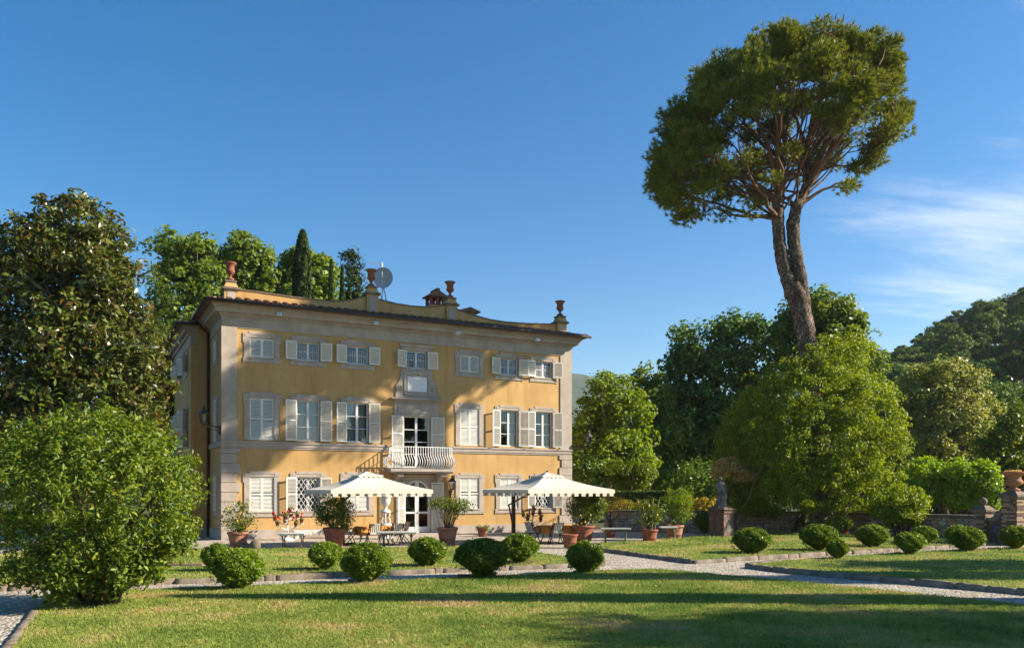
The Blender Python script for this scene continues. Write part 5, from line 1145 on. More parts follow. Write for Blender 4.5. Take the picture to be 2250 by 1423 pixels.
# swept wall between the piers with a carved rosette
a = math.atan2(y2_-y1_, x2_-x1_); L = math.hypot(x2_-x1_, y2_-y1_)
t = thing('gate_wing_wall', 'swept brick wall with a round stone boss between the two gate piers', 'wall', (x1_, y1_, 0), a)
poly = [(0.2, 0.0), (L-0.2, 0.0), (L-0.2, 1.75)]+[(L-0.2-(L-0.55)*s, 1.75-0.72*math.sin(s*math.pi/2)) for s in np.linspace(0.1, 1, 8)]+[(0.2, 1.03)]
MB().prism(poly, -0.14, 0.14).build('wall', 'brick_old', t)
MB().prism([(x+0.0, z+0.06) if z > 0.5 else (x, 0.9) for x, z in poly][2:]+[(0.2, 0.98), (L-0.5, 0.98)], -0.19, -0.141).build('moulding', 'statue_stone', t)
MB().tube([(L/2, -0.13, 0.55), (L/2, -0.2, 0.55)], [0.28, 0.2], 12).ball((L/2, -0.19, 0.55), 0.12, 10, 6).build('boss', 'statue_stone', t, True)
x, y = x2_+0.45, y2_+0.1
t = thing('iron_gate', 'tall rust-red iron gate at the right edge', 'gate', (x, y, 0), TH)
MB().bar((0, 0, 0.05), (0, 0, 2.2), 0.06).bar((1.4, 0, 0.05), (1.4, 0, 2.2), 0.05).bar((0, 0, 2.15), (1.4, 0, 2.15), 0.04).bar((0, 0, 0.2), (1.4, 0, 0.2), 0.04).build('frame', 'brick_red', t)
for k in range(1, 10): MB().bar((0.14*k, 0, 0.2), (0.14*k, 0, 2.3), 0.018).build('gate_bar', 'dark_iron', t)

# ------------------------------------------------------------------ clipped box bushes
def box_mesh(seed):
    rng = np.random.default_rng(seed); n = 11000
    d = nrm(rng.normal(size=(n, 3))); th = np.arctan2(d[:, 1], d[:, 0])
    q = d[:, 2]
    wid = np.where(q > 0, 1.0-0.12*q*(seed % 2), 1.0-(0.45+0.08*(seed % 4))*np.maximum(-q, 0)**1.25)                       # narrower towards the foot
    lump = 1+0.06*np.sin(2*th+seed*1.7+1.5*q)+0.045*np.sin(4*th-3*q+seed*2.3)+0.05*np.sin(7*th+6*q+seed)
    r = lump*(0.78+0.24*rng.random(n)**0.55)
    P = np.stack([d[:, 0]*r*wid, d[:, 1]*r*wid, 0.98+0.98*d[:, 2]*r*0.98], 1)
    N = nrm(d*0.6+rng.normal(size=(n, 3))*1.0+np.array([0, 0, 0.2])); D = d*0.9+np.array([0, 0, 0.5])+rng.normal(size=(n, 3))*0.45
    V, Fq = leaf_arrays(P, N, 0.15*(0.6+0.9*rng.random(n)), 0.44, rng, 0.12, D)
    k = 110; e = nrm(rng.normal(size=(k, 3))+np.array([0, 0, 0.4])); P2 = np.repeat(e*np.array([1.0, 1.0, 0.98])+np.array([0, 0, 0.98]), 9, 0)+rng.normal(size=(k*9, 3))*0.035+np.repeat(e, 9, 0)*np.tile(np.linspace(0, 0.16, 9), k)[:, None]*np.repeat(rng.random(k), 9)[:, None]
    V2, F2 = leaf_arrays(P2, nrm(rng.normal(size=(k*9, 3))), 0.11, 0.45, rng, 0.1)
    return mesh_np('foliage', np.concatenate([V, V2]), np.concatenate([Fq, F2+len(V)]), 'leaf_box')
mat('dry_soil', (0.17, 0.115, 0.07), (0.10, 0.07, 0.042), scale=7, rough=1.0, bump=0.9, bscale=30)
def core_mesh():
    return MB().lathe([(0.05, 0.0), (0.12, 0.05), (0.30, 0.35), (0.55, 0.65), (0.66, 0.98), (0.60, 1.32), (0.38, 1.52), (0.05, 1.62)], 14).mesh('twigs', 'leaf_dark', True)
BOXM = [box_mesh(s) for s in (1, 2, 3, 4, 5, 6, 7)]; CORE = core_mesh()
STEM = MB()
for k in range(6):
    a = k*1.05; STEM.tube([(0.05*math.cos(a), 0.05*math.sin(a), -0.1), (0.10*math.cos(a), 0.10*math.sin(a), 0.15), (0.34*math.cos(a), 0.34*math.sin(a), 0.55)], [0.05, 0.045, 0.03], 5)
STEM = STEM.mesh('stem', 'bark', True)
BOX = [(475, 1193, 1256, 66, 'round box bush half hidden behind the leftmost dark box bush'),
       (521, 1205, 1294, 116, 'large dark box bush at the left end of the front row'),
       (714, 1190, 1253, 77, 'small sunlit box bush on the lawn strip below the big leafy pot'),
       (805, 1192, 1281, 107, 'large dark round box bush in the front row before the left parasol'),
       (938, 1180, 1245, 84, 'sunlit round box bush on the lawn strip below the arched door'),
       (1058, 1184, 1268, 118, 'largest dark round box bush in the middle of the front row'),
       (1142, 1172, 1238, 84, 'sunlit round box bush just right of and behind the largest middle one'),
       (1284, 1188, 1260, 83, 'round box bush at the right end of the front row, by the path corner'),
       (1653, 1159, 1217, 86, 'bright round box bush standing before the statue wall on the right'),
       (1799, 1152, 1211, 84, 'bright round box bush below the ivy-clad pine'),
       (1839, 1184, 1229, 46, 'small narrow ragged box bush at the edge of the path right of the pine'),
       (1918, 1152, 1203, 69, 'round box bush between the small ragged one and the wall shrub'),
       (1998, 1169, 1219, 66, 'low round box bush on the lawn edge below the wall shrub'),
       (2031, 1155, 1198, 54, 'small round box bush right of and behind the one below the wall shrub'),
       (2108, 1153, 1196, 60, 'dark box bush half hidden behind the ball bush before the gate wall'),
       (2126, 1158, 1212, 76, 'round sunlit box bush before the low gate pier'),
       (2232, 1155, 1208, 62, 'dark round box bush at the right edge below the tall gate pier'),
       (1548, 1121, 1173, 40, 'upright box bush left of the statue pedestal')]
for i, (px, pt, pb, w, lab) in enumerate(BOX):
    z0 = 0.115 if i not in (1, 3, 5, 7) else 0.035
    x, y = G(px, pb-3, z0); k = y/F; R = w*k/2; hh = Z(pt, y)-z0
    t = thing('box_bush', lab, 'bush', (x, y, z0), group='clipped round box bushes'); t.rotation_euler = (0.05*math.sin(i*2.3), 0.06*math.cos(i*1.9), i*1.7); t.scale = (R*0.97, R*0.97, hh/2.0)
    sa = [(1.05*(0.75+0.25*math.sin(3*q+i)+0.12*math.sin(7*q+2*i))*math.cos(q), 0.95*(0.75+0.25*math.sin(3*q+i)+0.12*math.sin(7*q+2*i))*math.sin(q)) for q in np.linspace(0, 6.1, 22)]
    MB().slab(sa, -0.02, 0.022).build('bare_soil', 'dry_soil', t)
    link('foliage', BOXM[(i*3) % 7], t); link('twigs', CORE, t); link('stem', STEM, t)

# ------------------------------------------------------------------ near shrub at left: the leaves that show largest are pieces of their own
Y0 = 16.0; bxx, byy = G(205, 1332, 0.035)[0], 16.0
t = thing('evergreen_shrub', 'huge rounded glossy evergreen shrub in the left foreground', 'shrub', (bxx, byy, 0.0))
bl = [B(215, 1075, 205, 165, Y0, 1.7), B(95, 1085, 150, 160, Y0+0.2, 1.6), B(330, 1090, 105, 140, Y0+0.1, 1.3), B(150, 1215, 150, 70, Y0-0.2, 1.3), B(290, 1205, 90, 55, Y0, 1.0), B(205, 985, 150, 85, Y0, 1.4)]
V, Fq, C = foliage(bl, 640, 0.22, 52, 0.108, 0.36, 21, lo=0.60, up=0.6, rnd=0.75, curl=0.12)
bl2 = [B(120, 1255, 110, 40, Y0-0.6, 0.7), B(190, 1300, 60, 22, Y0-0.5, 0.5), B(370, 1195, 50, 30, Y0, .6), B(250, 1265, 60, 30, Y0-0.4, .6), B(180, 1270, 120, 42, Y0-0.2, .9), B(300, 1240, 70, 36, Y0, .7)]
V2, F2, C2 = foliage(bl2, 130, 0.2, 30, 0.125, 0.42, 22, lo=0.2, up=0.4)
rg = np.random.default_rng(23); SP = []; SN = []                          # young shoots standing out of the outline
for i in range(90):
    c_ = C[rg.integers(len(C))]; o_ = nrm((c_-np.array([bxx, byy, 1.6]))[None, :])[0]*0.7+np.array([0, 0, 0.8])+rg.normal(size=3)*0.3; L_ = rg.uniform(0.2, 0.5)
    for s_ in range(9): SP.append(c_+o_*L_*s_/8+rg.normal(size=3)*0.03); SN.append(rg.normal(size=3)*0.8+np.array([0, 0, .6]))
V3, F3 = leaf_arrays(np.array(SP), nrm(np.array(SN)), 0.12*(0.6+0.8*rg.random(len(SP))), 0.34, rg)
V = np.concatenate([V, V2, V3]); off = np.array([bxx, byy, 0.0]); nl = len(V)//4; Q = (V-off).reshape(nl, 4, 3)
near = np.argsort(Q[:, :, 1].mean(1)-0.02*np.linalg.norm(Q[:, 0]-Q[:, 2], axis=1))[:300]
keep = np.ones(nl, bool); keep[near] = False; K = Q[keep].reshape(-1, 3)
tag(link('foliage', mesh_np('foliage', K, np.arange(len(K)).reshape(-1, 4), 'leaf_shrub'), t), kind='stuff')
for i in near:
    q = Q[i]; me = MB().add([q[0], q[0]*0.5+q[1]*0.5+(q[1]-q[3])*0.12, q[1]*0.85+q[2]*0.15, q[2], q[3]*0.85+q[2]*0.15, q[0]*0.5+q[3]*0.5-(q[1]-q[3])*0.12], [(0, 1, 2, 3), (0, 3, 4, 5)]).mesh('leaf', 'leaf_shrub', True)
    link('leaf', me, t)
mb = MB(); rg = np.random.default_rng(5)
for i in range(26):
    a = rg.normal(size=2)*0.16; e = C[rg.integers(len(C))]-off
    mb.tube(curve((a[0], a[1], -0.1), e, 0.10, 6, i, 0.03), [0.05, 0.042, 0.034, 0.025, 0.016, 0.008], 6)
tag(mb.build('stem', 'bark', t, True), kind='stuff')

# ------------------------------------------------------------------ trees on the left and behind the villa
Ym = 32.0
tree('magnolia_tree', 'tall magnolia with glossy dark leaves and rusty undersides left of the villa', 'tree', (X(185, Ym), Ym),
     [B(170, 505, 80, 80, Ym, 1.8), B(110, 540, 85, 75, Ym, 1.8), B(225, 545, 60, 80, Ym, 1.5), B(30, 570, 70, 70, Ym, 1.6), B(140, 610, 120, 110, Ym, 2.2), B(250, 640, 70, 110, Ym, 1.6), B(60, 640, 100, 120, Ym, 2.0), B(200, 760, 140, 130, Ym, 2.6), B(60, 800, 130, 130, Ym, 2.4), B(290, 800, 85, 120, Ym, 1.9), B(180, 900, 165, 120, Ym, 2.8), B(325, 900, 62, 110, Ym, 1.4), B(30, 930, 130, 100, Ym, 2.2), B(330, 1010, 60, 90, Ym, 1.2), B(-60, 800, 120, 180, Ym, 2.2), B(160, 1040, 190, 80, Ym, 2.6), B(195, 660, 90, 110, Ym-1.0, 1.2), B(120, 740, 90, 90, Ym-1.4, 1.2)],
     'leaf_magnolia', 1500, 0.42, 40, 0.235, 0.42, 31, lo=0.35, trunk_r=0.30, trunk_top=12.0, bark='pale_bark', limbs=44, up=0.25, rnd=0.9)
tree('conifer', 'bright green feathery conifer between the magnolia and the villa', 'tree', (X(368, 47), 47),
     [B(366, 655, 14, 38, 47), B(366, 705, 28, 40, 47), B(366, 765, 42, 50, 47), B(368, 850, 52, 70, 47), B(368, 960, 55, 80, 47)], 'leaf_conifer', 170, 0.42, 60, 0.20, 0.35, 33, lo=0.5, trunk_r=0.2, limbs=10, droop=0.3)
YP = 62
tree('plane_tree', 'big plane tree behind the left end of the villa, leftmost of three', 'tree', (X(425, YP), YP), [B(405, 560, 60, 52, YP), B(440, 580, 60, 60, YP), B(360, 570, 35, 30, YP), B(395, 640, 65, 60, YP), B(460, 640, 50, 60, YP), B(420, 730, 85, 80, YP), B(430, 850, 80, 90, YP)], 'leaf_plane', 300, 0.64, 70, 0.30, 0.8, 41, lo=0.45, trunk_r=0.4, limbs=34)
tree('plane_tree', 'plane tree behind the leftmost roof urn, middle of three', 'tree', (X(545, YP+2), YP+2), [B(545, 560, 42, 48, YP+2), B(520, 600, 40, 50, YP+2), B(570, 600, 32, 50, YP+2), B(545, 680, 58, 70, YP+2)], 'leaf_plane', 210, 0.60, 70, 0.30, 0.8, 42, lo=0.45, trunk_r=0.35, limbs=22)
tree('plane_tree', 'plane tree behind the tall cypress, rightmost of three', 'tree', (X(668, YP+4), YP+4), [B(668, 590, 45, 42, YP+4), B(635, 620, 35, 42, YP+4), B(706, 615, 36, 45, YP+4), B(668, 670, 70, 60, YP+4)], 'leaf_plane', 230, 0.58, 70, 0.30, 0.8, 43, lo=0.45, trunk_r=0.35, limbs=22)
cypress('cypress_tree', 'tallest pointed cypress behind the villa roof', 665, 508, 66, 58, 51, n=13000, blunt=0.40, leaf=0.2)
cypress('cypress_tree', 'slim cypress right of the tallest one', 728, 572, 46, 57, 52, n=5500, blunt=0.8, leaf=0.2)
cypress('cypress_tree', 'slim cypress between the slim dark one and the broad one', 752, 585, 38, 57.5, 53, n=4500, blunt=0.8, leaf=0.2)
cypress('cypress_tree', 'small cypress tip just left of the broad dark one', 768, 602, 34, 58, 54, n=3500, blunt=0.9, leaf=0.2)
tree('cypress_tree', 'broad dark ragged cypress behind the parapet near the dish', 'tree', (X(780, 60), 60), [B(775, 575, 17, 24, 60), B(776, 610, 20, 30, 60), B(780, 650, 24, 40, 60), B(780, 720, 30, 60, 60)], 'leaf_cypress', 120, 0.5, 60, 0.25, 0.35, 55, lo=0.4, trunk_r=0.25, limbs=8)
for (px, Y, py, w, s) in ((470, 64, 800, 60, 1), (610, 66, 720, 55, 2), (760, 66, 720, 50, 3), (340, 58, 830, 60, 4)):
    tree('evergreen_tree', ['', 'dark tree low behind the wing roof', 'dark tree low between the plane trees behind the parapet', 'dark tree low behind the slim cypresses', 'dark tree low behind the magnolia'][s], 'tree', (X(px, Y), Y), [B(px, py, w, 70, Y), B(px, py+120, w*1.1, 100, Y)], 'leaf_dark', 110, 0.8, 55, 0.30, 0.6, 60+s, lo=0.4, trunk_r=0.3, limbs=8)
# ------------------------------------------------------------------ the umbrella pine
YT = 40.0; kk = YT/F
def P3(px, py, dy=0.0): return np.array([X(px, YT), YT+dy, Z(py, YT)])
base = P3(1795, 1175); base[2] = 0
pine = thing('umbrella_pine', 'very tall umbrella pine with a double leaning trunk and wide dark crown', 'tree', tuple(base))
class Bark(MB):                                                  # a trunk with a knobbly, uneven girth
    def tube(s, pts, r, n=12, cap=True):
        q = np.random.default_rng(len(s.v)+5); k = np.linspace(0, len(pts)-1, len(pts)*7); P = np.array(pts, float); i = np.minimum(k.astype(int), len(pts)-2); t = (k-i)[:, None]
        Q = P[i]*(1-t)+P[i+1]*t+q.normal(size=(len(k), 3))*0.010; R = np.interp(k, np.arange(len(r)), r)*(1+0.03*q.normal(size=len(k)))
        o = len(s.v); MB.tube(s, [tuple(p) for p in Q], [float(x) for x in R], n, cap)
        for j in range(o, len(s.v)): c = Q[min((j-o)//n, len(Q)-1)]; v = np.array(s.v[j]); s.v[j] = tuple(c+(v-c)*(1+0.035*q.normal()))
        return s
tr = Bark(); rel = lambda pts: [tuple(np.array(p)-base) for p in pts]
tr.tube(rel([base+np.array([0.1, 0, -0.2]), P3(1793, 1000), P3(1786, 880), P3(1776, 770), P3(1765, 700), P3(1752, 650), P3(1742, 620)]), [0.70, 0.56, 0.50, 0.47, 0.45, 0.44, 0.36], 14)
tr.tube(rel([P3(1757, 690), P3(1738, 640), P3(1722, 585), P3(1712, 530), P3(1709, 480), P3(1710, 445), P3(1714, 400, -0.3), P3(1708, 355, -0.4)]), [0.33, 0.33, 0.32, 0.31, 0.30, 0.28, 0.22, 0.16], 12)
tr.tube(rel([P3(1768, 700), P3(1763, 640), P3(1752, 580), P3(1744, 530), P3(1742, 490), P3(1750, 455), P3(1772, 420, 0.3), P3(1783, 380, 0.4), P3(1780, 330, 0.5)]), [0.33, 0.34, 0.33, 0.31, 0.30, 0.27, 0.22, 0.19, 0.15], 12)
tr.build('trunk', 'pine_bark', pine, True)
# crown envelope: a tilted half-dome; tufts sit in its outer shell
rng = np.random.default_rng(77); tilt = math.radians(-15)
cen = P3(1716, 302, 0.5); ax = np.array([298*kk, 6.2, 206*kk])
ct, st_ = math.cos(tilt), math.sin(tilt)
def env(d, r):
    p = d*ax*r[:, None]; x = p[:, 0]*ct+p[:, 2]*st_; z = -p[:, 0]*st_+p[:, 2]*ct
    return np.stack([cen[0]+x, cen[1]+p[:, 1], cen[2]+z], 1)
d = nrm(rng.normal(size=(2600, 3))); d = d[d[:, 2] > -0.55]
lowm = d[:, 2] < -0.05; d = d[~lowm | (rng.random(len(d)) < np.where(d[:, 1] < 0.25, 0.75, 0.35))][:700]
r = 0.70+0.27*rng.random(len(d)); r = np.where(d[:, 2] < -0.05, 0.84+0.10*rng.random(len(d)), r)
keepc = ~((d[:, 1] < -0.3) & (d[:, 2] < 0.22) & (rng.random(len(d)) < 0.36)); d, r = d[keepc], r[keepc]
C = env(d, r)
lob = env(d[:85], r[:85]); near_ = np.argmin(np.linalg.norm(C[:, None, :]-lob[None, :, :], axis=2), axis=1); C = lob[near_]+(C-lob[near_])*0.72    # tufts gather into rounded lobes
extra = np.array([P3(1880, 405, 0.5), P3(1850, 425, -0.5), P3(1640, 480, -1), P3(1600, 470, 0.5), P3(1560, 450, 1.5), P3(1530, 445, -0.5), P3(1660, 440, -2.5), P3(1690, 395, -3.2), P3(1720, 340, -4.6), P3(1790, 300, -5), P3(1650, 330, -4.5), P3(1900, 330, -2.5), P3(1870, 290, -4), P3(1700, 250, -5.2), P3(1575, 330, -3.8), P3(1900, 250, -2.5), P3(1655, 160, -3.5), P3(1720, 185, -4.8), P3(1875, 200, -4.2), P3(1480, 330, -2)])
nn_ = np.sort(np.linalg.norm(C[:, None, :]-C[None, :, :], axis=2), axis=1)[:, 6]; C, d = C[nn_ < 1.25], d[nn_ < 1.25]      # no lone tufts
C = np.concatenate([C, extra]); dd = np.concatenate([d, nrm(extra-cen)])
nC = len(C); cs = 0.50*(0.65+0.8*rng.random(nC)); cs[-20:] *= 0.8
per = 52; idx = np.repeat(np.arange(nC), per); n = len(idx)
gq = nrm(rng.normal(size=(n, 3)))*(rng.random(n)**0.45)[:, None]
tips = C[idx]+gq*cs[idx][:, None]*np.array([1.15, 1.15, 0.72]); tips[:, 2] += 0.12
out = nrm(gq*0.8+np.array([0, 0, 0.55])+dd[idx]*0.4)
NB = 9; Pn = np.repeat(tips, NB, 0); dn = nrm(np.repeat(out, NB, 0)+rng.normal(size=(n*NB, 3))*0.55); Ln = (0.24*(0.7+0.6*rng.random(n*NB)))[:, None]
sd = nrm(np.cross(dn, rng.normal(size=(n*NB, 3))))*0.024
Vn = np.stack([Pn-sd, Pn+sd, Pn+dn*Ln], 1).reshape(-1, 3)
link('crown', mesh_np('crown', Vn-base, np.arange(len(Vn)).reshape(-1, 3), 'needle'), pine)
# limbs fanning out from the two stems, twigs to every tuft
lb = MB(); nodes = []
starts = [P3(1709, 480), P3(1710, 445), P3(1714, 400, -0.3), P3(1708, 355, -0.4), P3(1750, 455), P3(1772, 420, 0.3), P3(1783, 380, 0.4), P3(1780, 330, 0.5)]
targets = [(P3(1560, 445, 0.5), 0), (P3(1620, 250, -2.5), 1), (P3(1590, 230, 1.5), 2), (P3(1680, 200, -1.0), 3), (P3(1720, 150, 1.5), 3), (P3(1500, 340, -1.0), 1), (P3(1530, 380, 2.5), 0), (P3(1650, 290, -4.5), 1), (P3(1690, 160, -3.5), 3), (P3(1490, 300, 3.0), 2),
           (P3(1880, 300, 0.5), 5), (P3(1900, 200, -2.0), 6), (P3(1850, 130, 0.5), 7), (P3(1940, 220, 2.0), 6), (P3(1870, 390, 0.2), 4), (P3(1930, 130, -0.5), 7), (P3(1800, 110, -3), 7), (P3(1780, 140, 3.5), 7), (P3(1830, 260, -5), 5), (P3(1950, 180, 3.5), 6), (P3(1660, 180, 4.5), 3), (P3(1590, 400, -3.0), 0), (P3(1760, 200, -4.5), 7), (P3(1740, 260, 5.0), 7)]
for j, (tg, si) in enumerate(targets):
    pts = curve(starts[si], tg, 0.05 if j % 3 else -0.04, 9, 100+j, 0.013)
    MB().tube(rel(pts), [0.115-0.0115*i for i in range(9)], 7).build('limb', 'pine_limb', pine, True); nodes += [(p, 0.13-0.012*i) for i, p in enumerate(pts) if i > 2]
for j, ci in enumerate(rng.choice(nC, 46, replace=False)):                 # finer limbs filling the fan
    pts = curve(starts[j % 8], C[ci], 0.04-0.02*(j % 4), 7, 300+j, 0.02); lb.tube(rel(pts), [0.06-0.0075*i for i in range(7)], 5, False); nodes += [(p, 0.05) for i, p in enumerate(pts) if i > 2]
NP = np.array([p for p, _ in nodes])
for i in range(nC):
    dist = np.linalg.norm(NP-C[i]+np.array([0, 0, 0.5]), axis=1); q = int(np.argmin(dist)); L_ = np.linalg.norm(NP[q]-C[i])
    lb.tube(rel(curve(NP[q], C[i], 0.06, 4, i, 0.04)), [min(0.06, 0.02+0.012*L_), 0.035, 0.022, 0.01], 5, False)
tag(lb.build('twigs', 'pine_limb', pine, True), kind='stuff')
# a dead twig hanging below
# ------------------------------------------------------------------ climbing vine smothering the foot of the pine
YV = 40.0
vb = [B(1790, 880, 120, 95, YV, 2.8), B(1700, 930, 95, 110, YV+0.4, 2.2), B(1880, 930, 90, 110, YV, 2.6), B(1640, 1000, 66, 110, YV+1.0, 1.6), B(1610, 1030, 40, 80, YV+1.0, 1.2), B(1780, 1000, 150, 95, YV, 3.0), B(1925, 1010, 58, 90, YV, 2.2), B(1840, 830, 70, 60, YV, 1.8), B(1735, 855, 65, 60, YV, 1.8), B(1700, 1075, 95, 55, YV+0.9, 1.6), B(1890, 1075, 85, 60, YV, 2.2), B(1640, 1080, 60, 50, YV+1.2, 1.3), B(1800, 790, 48, 50, YV, 1.2), B(1860, 775, 45, 42, YV, 1.0), B(1790, 1065, 85, 60, YV-1.3, 1.3), B(1790, 970, 120, 90, YV-1.4, 1.6), B(1740, 1020, 80, 80, YV-1.2, 1.3)]
t = thing('climbing_vine', 'great mound of yellow-green climbing vine swallowing the lower pine trunk', 'vine', (X(1795, YV), YV, 0))
off = np.array([X(1795, YV), YV, 0])
V, Fq, C = foliage(vb, 1700, 0.31, 58, 0.122, 0.55, 81, lo=0.72, up=0.35, rnd=0.65, droop=0.9)
# hanging and arching sprays
rg = np.random.default_rng(82); SV = []; tw = MB()
for i in range(90):
    c_ = C[rg.integers(len(C))]; o = nrm((c_-np.array([X(1790, YV), YV, 4.5]))[None, :])[0]
    L_ = rg.uniform(0.5, 1.5); p = c_.copy(); v = o*0.8+np.array([0, 0, 0.45]); pts = [p.copy()]
    for s in range(7): v = v+np.array([0, 0, -0.22]); p = p+v/np.linalg.norm(v)*L_/7; pts.append(p.copy())
    tw.tube([q-off for q in pts], 0.012, 4, False)
    for q in pts[1:]: SV.append(q+rg.normal(size=(7, 3))*0.055)
SV = np.concatenate(SV); v2, f2 = leaf_arrays(SV, nrm(rg.normal(size=(len(SV), 3))+np.array([0, 0, .5])), 0.12, 0.5, rg)
link('foliage', mesh_np('foliage', np.concatenate([V, v2])-off, np.concatenate([Fq, f2+len(V)]), 'leaf_vine'), t)
for i in range(22):
    a = rg.normal(size=2)*0.45; tw.tube(curve((a[0], a[1]+0.4, -0.1), (rg.uniform(-2.2, 2.2), rg.uniform(-1.6, 1.0), rg.uniform(1.3, 3.6)), 0.1, 6, i, 0.05), [0.07, 0.06, 0.05, 0.04, 0.03, 0.02], 6)
tag(tw.build('stem', 'bark', t, True), kind='stuff')

# ------------------------------------------------------------------ trees and shrubs on the right
def rt(name, lab, px, Y, blobs, leafm, n, cr, per, leaf, seed, cat='tree', **k):
    return tree(name, lab, cat, (X(px, Y), Y), [B(*b[:4], Y, *(b[4:5])) for b in blobs], leafm, n, cr, per, leaf, k.pop('asp', 0.65), seed, **k)
rt('lime_tree', 'bright green young tree just right of the villa', 1340, 53, [(1340, 880, 58, 65), (1310, 930, 55, 70), (1385, 930, 52, 75), (1340, 1000, 85, 60), (1290, 990, 38, 60), (1400, 1010, 42, 60)], 'leaf_bright', 260, 0.50, 66, 0.24, 91, lo=0.45, trunk_r=0.14, bark='pale_bark', limbs=22)
rt('broadleaf_tree', 'darker tree behind the bright young one', 1430, 58, [(1430, 860, 50, 58), (1415, 940, 55, 80), (1460, 960, 55, 90), (1430, 1040, 75, 60)], 'leaf_plane', 210, 0.62, 60, 0.28, 92, lo=0.45, trunk_r=0.25, limbs=12)
rt('broadleaf_tree', 'large dark spreading tree left of the pine trunk', 1570, 60, [(1545, 760, 70, 58), (1620, 730, 60, 40), (1500, 800, 42, 45), (1570, 850, 95, 85), (1660, 790, 70, 80), (1500, 900, 55, 70), (1620, 940, 100, 90), (1520, 990, 75, 80)], 'leaf_dark', 430, 0.66, 66, 0.30, 93, lo=0.45, trunk_r=0.4, limbs=40)
rt('broadleaf_tree', 'tall pointed tree rising behind the pine trunk', 1810, 57, [(1795, 690, 48, 58), (1840, 700, 48, 58), (1760, 710, 48, 50), (1870, 755, 45, 55), (1725, 740, 42, 55), (1815, 790, 100, 75), (1890, 830, 50, 70)], 'leaf_plane', 340, 0.56, 70, 0.28, 94, lo=0.4, trunk_r=0.35, limbs=20, droop=0.3)
rt('olive_green_tree', 'rounded olive-green tree below the wooded hillside', 2075, 62, [(2060, 830, 65, 42), (2010, 860, 55, 55), (2120, 870, 58, 60), (2070, 910, 95, 65), (2160, 915, 34, 45), (2040, 960, 75, 60), (2120, 970, 60, 50)], 'leaf_olive', 360, 0.58, 60, 0.26, 95, lo=0.5, trunk_r=0.3, limbs=22)
rt('laurel_bush', 'bright green bush behind the wall, left of three in a row', 2030, 44, [(2030, 1045, 42, 38), (2020, 1080, 40, 34)], 'leaf_laurel', 130, 0.34, 60, 0.14, 96, cat='bush', lo=0.5, trunk_r=0.07, stems=4, limbs=12)
rt('laurel_bush', 'bright green bush behind the wall, tallest and middle of three in a row', 2095, 43.5, [(2092, 1045, 44, 38), (2095, 1080, 44, 34)], 'leaf_laurel', 140, 0.34, 60, 0.14, 97, cat='bush', lo=0.5, trunk_r=0.07, stems=4, limbs=12)
rt('laurel_bush', 'bright green bush behind the low gate pier, right of three in a row', 2155, 43, [(2150, 1050, 38, 36), (2160, 1085, 38, 32)], 'leaf_laurel', 120, 0.34, 60, 0.14, 98, cat='bush', lo=0.5, trunk_r=0.07, stems=4, limbs=12)
rt('tall_shrub', 'tall leggy shrub with reddish stems above the gate', 2205, 50, [(2180, 985, 40, 40), (2215, 950, 40, 50), (2245, 930, 36, 60), (2200, 1030, 60, 50), (2255, 1010, 50, 60)], 'leaf_shrub', 210, 0.42, 50, 0.18, 99, cat='shrub', lo=0.4, trunk_r=0.09, stems=5, limbs=15)
rt('feathery_shrub', 'rounded feathery shrub leaning before the wall between box bushes', 1985, 37.0, [(1985, 1095, 44, 30), (1950, 1110, 30, 26), (2010, 1120, 26, 30), (1980, 1130, 40, 26)], 'leaf_vine', 150, 0.26, 50, 0.105, 100, cat='shrub', lo=0.4, trunk_r=0.05, stems=4, limbs=16)
rt('flowering_shrub', 'pinkish flowering shrub behind the head of the statue', 1602, 39.2, [(1602, 1022, 30, 16, 0.4), (1580, 1036, 20, 14, 0.4), (1628, 1040, 22, 16, 0.4)], 'leaf_pink', 80, 0.24, 46, 0.11, 101, cat='shrub', lo=0.3, trunk_r=0.05, stems=3, limbs=9)
rt('dark_shrub', 'dark shrub in the shade behind the statue', 1555, 46, [(1555, 1060, 60, 50), (1600, 1090, 60, 40), (1650, 1085, 60, 45)], 'leaf_dark', 130, 0.5, 55, 0.18, 102, cat='shrub', lo=0.4, trunk_r=0.08, stems=3, limbs=9)
rt('flower_border', 'yellow-flowered plants behind the wall left of the statue', 1525, 44.5, [(1510, 1112, 40, 20), (1545, 1105, 28, 18)], 'leaf_yellow', 60, 0.26, 44, 0.10, 103, cat='flowers', lo=0.2, trunk_r=0.03, stems=4, limbs=8)
rt('flower_border', 'low yellowish plants behind the potted lemon tree with canes', 1385, 45.5, [(1380, 1112, 32, 14), (1350, 1118, 26, 12)], 'leaf_yellow', 40, 0.24, 40, 0.10, 104, cat='flowers', lo=0.2, trunk_r=0.03, stems=3, limbs=6)
rt('bright_shrub', 'sunlit shrub under the young tree right of the villa', 1375, 50, [(1360, 1035, 30, 26), (1405, 1040, 32, 30)], 'leaf_bright', 70, 0.42, 50, 0.17, 105, cat='shrub', lo=0.3, trunk_r=0.06, stems=3, limbs=6)
rt('dark_shrub', 'dark evergreen filling the shade beside the villa corner', 1285, 51, [(1285, 1040, 38, 50), (1300, 1090, 45, 40)], 'leaf_dark', 80, 0.5, 50, 0.18, 106, cat='shrub', lo=0.3, trunk_r=0.08, stems=2, limbs=6)
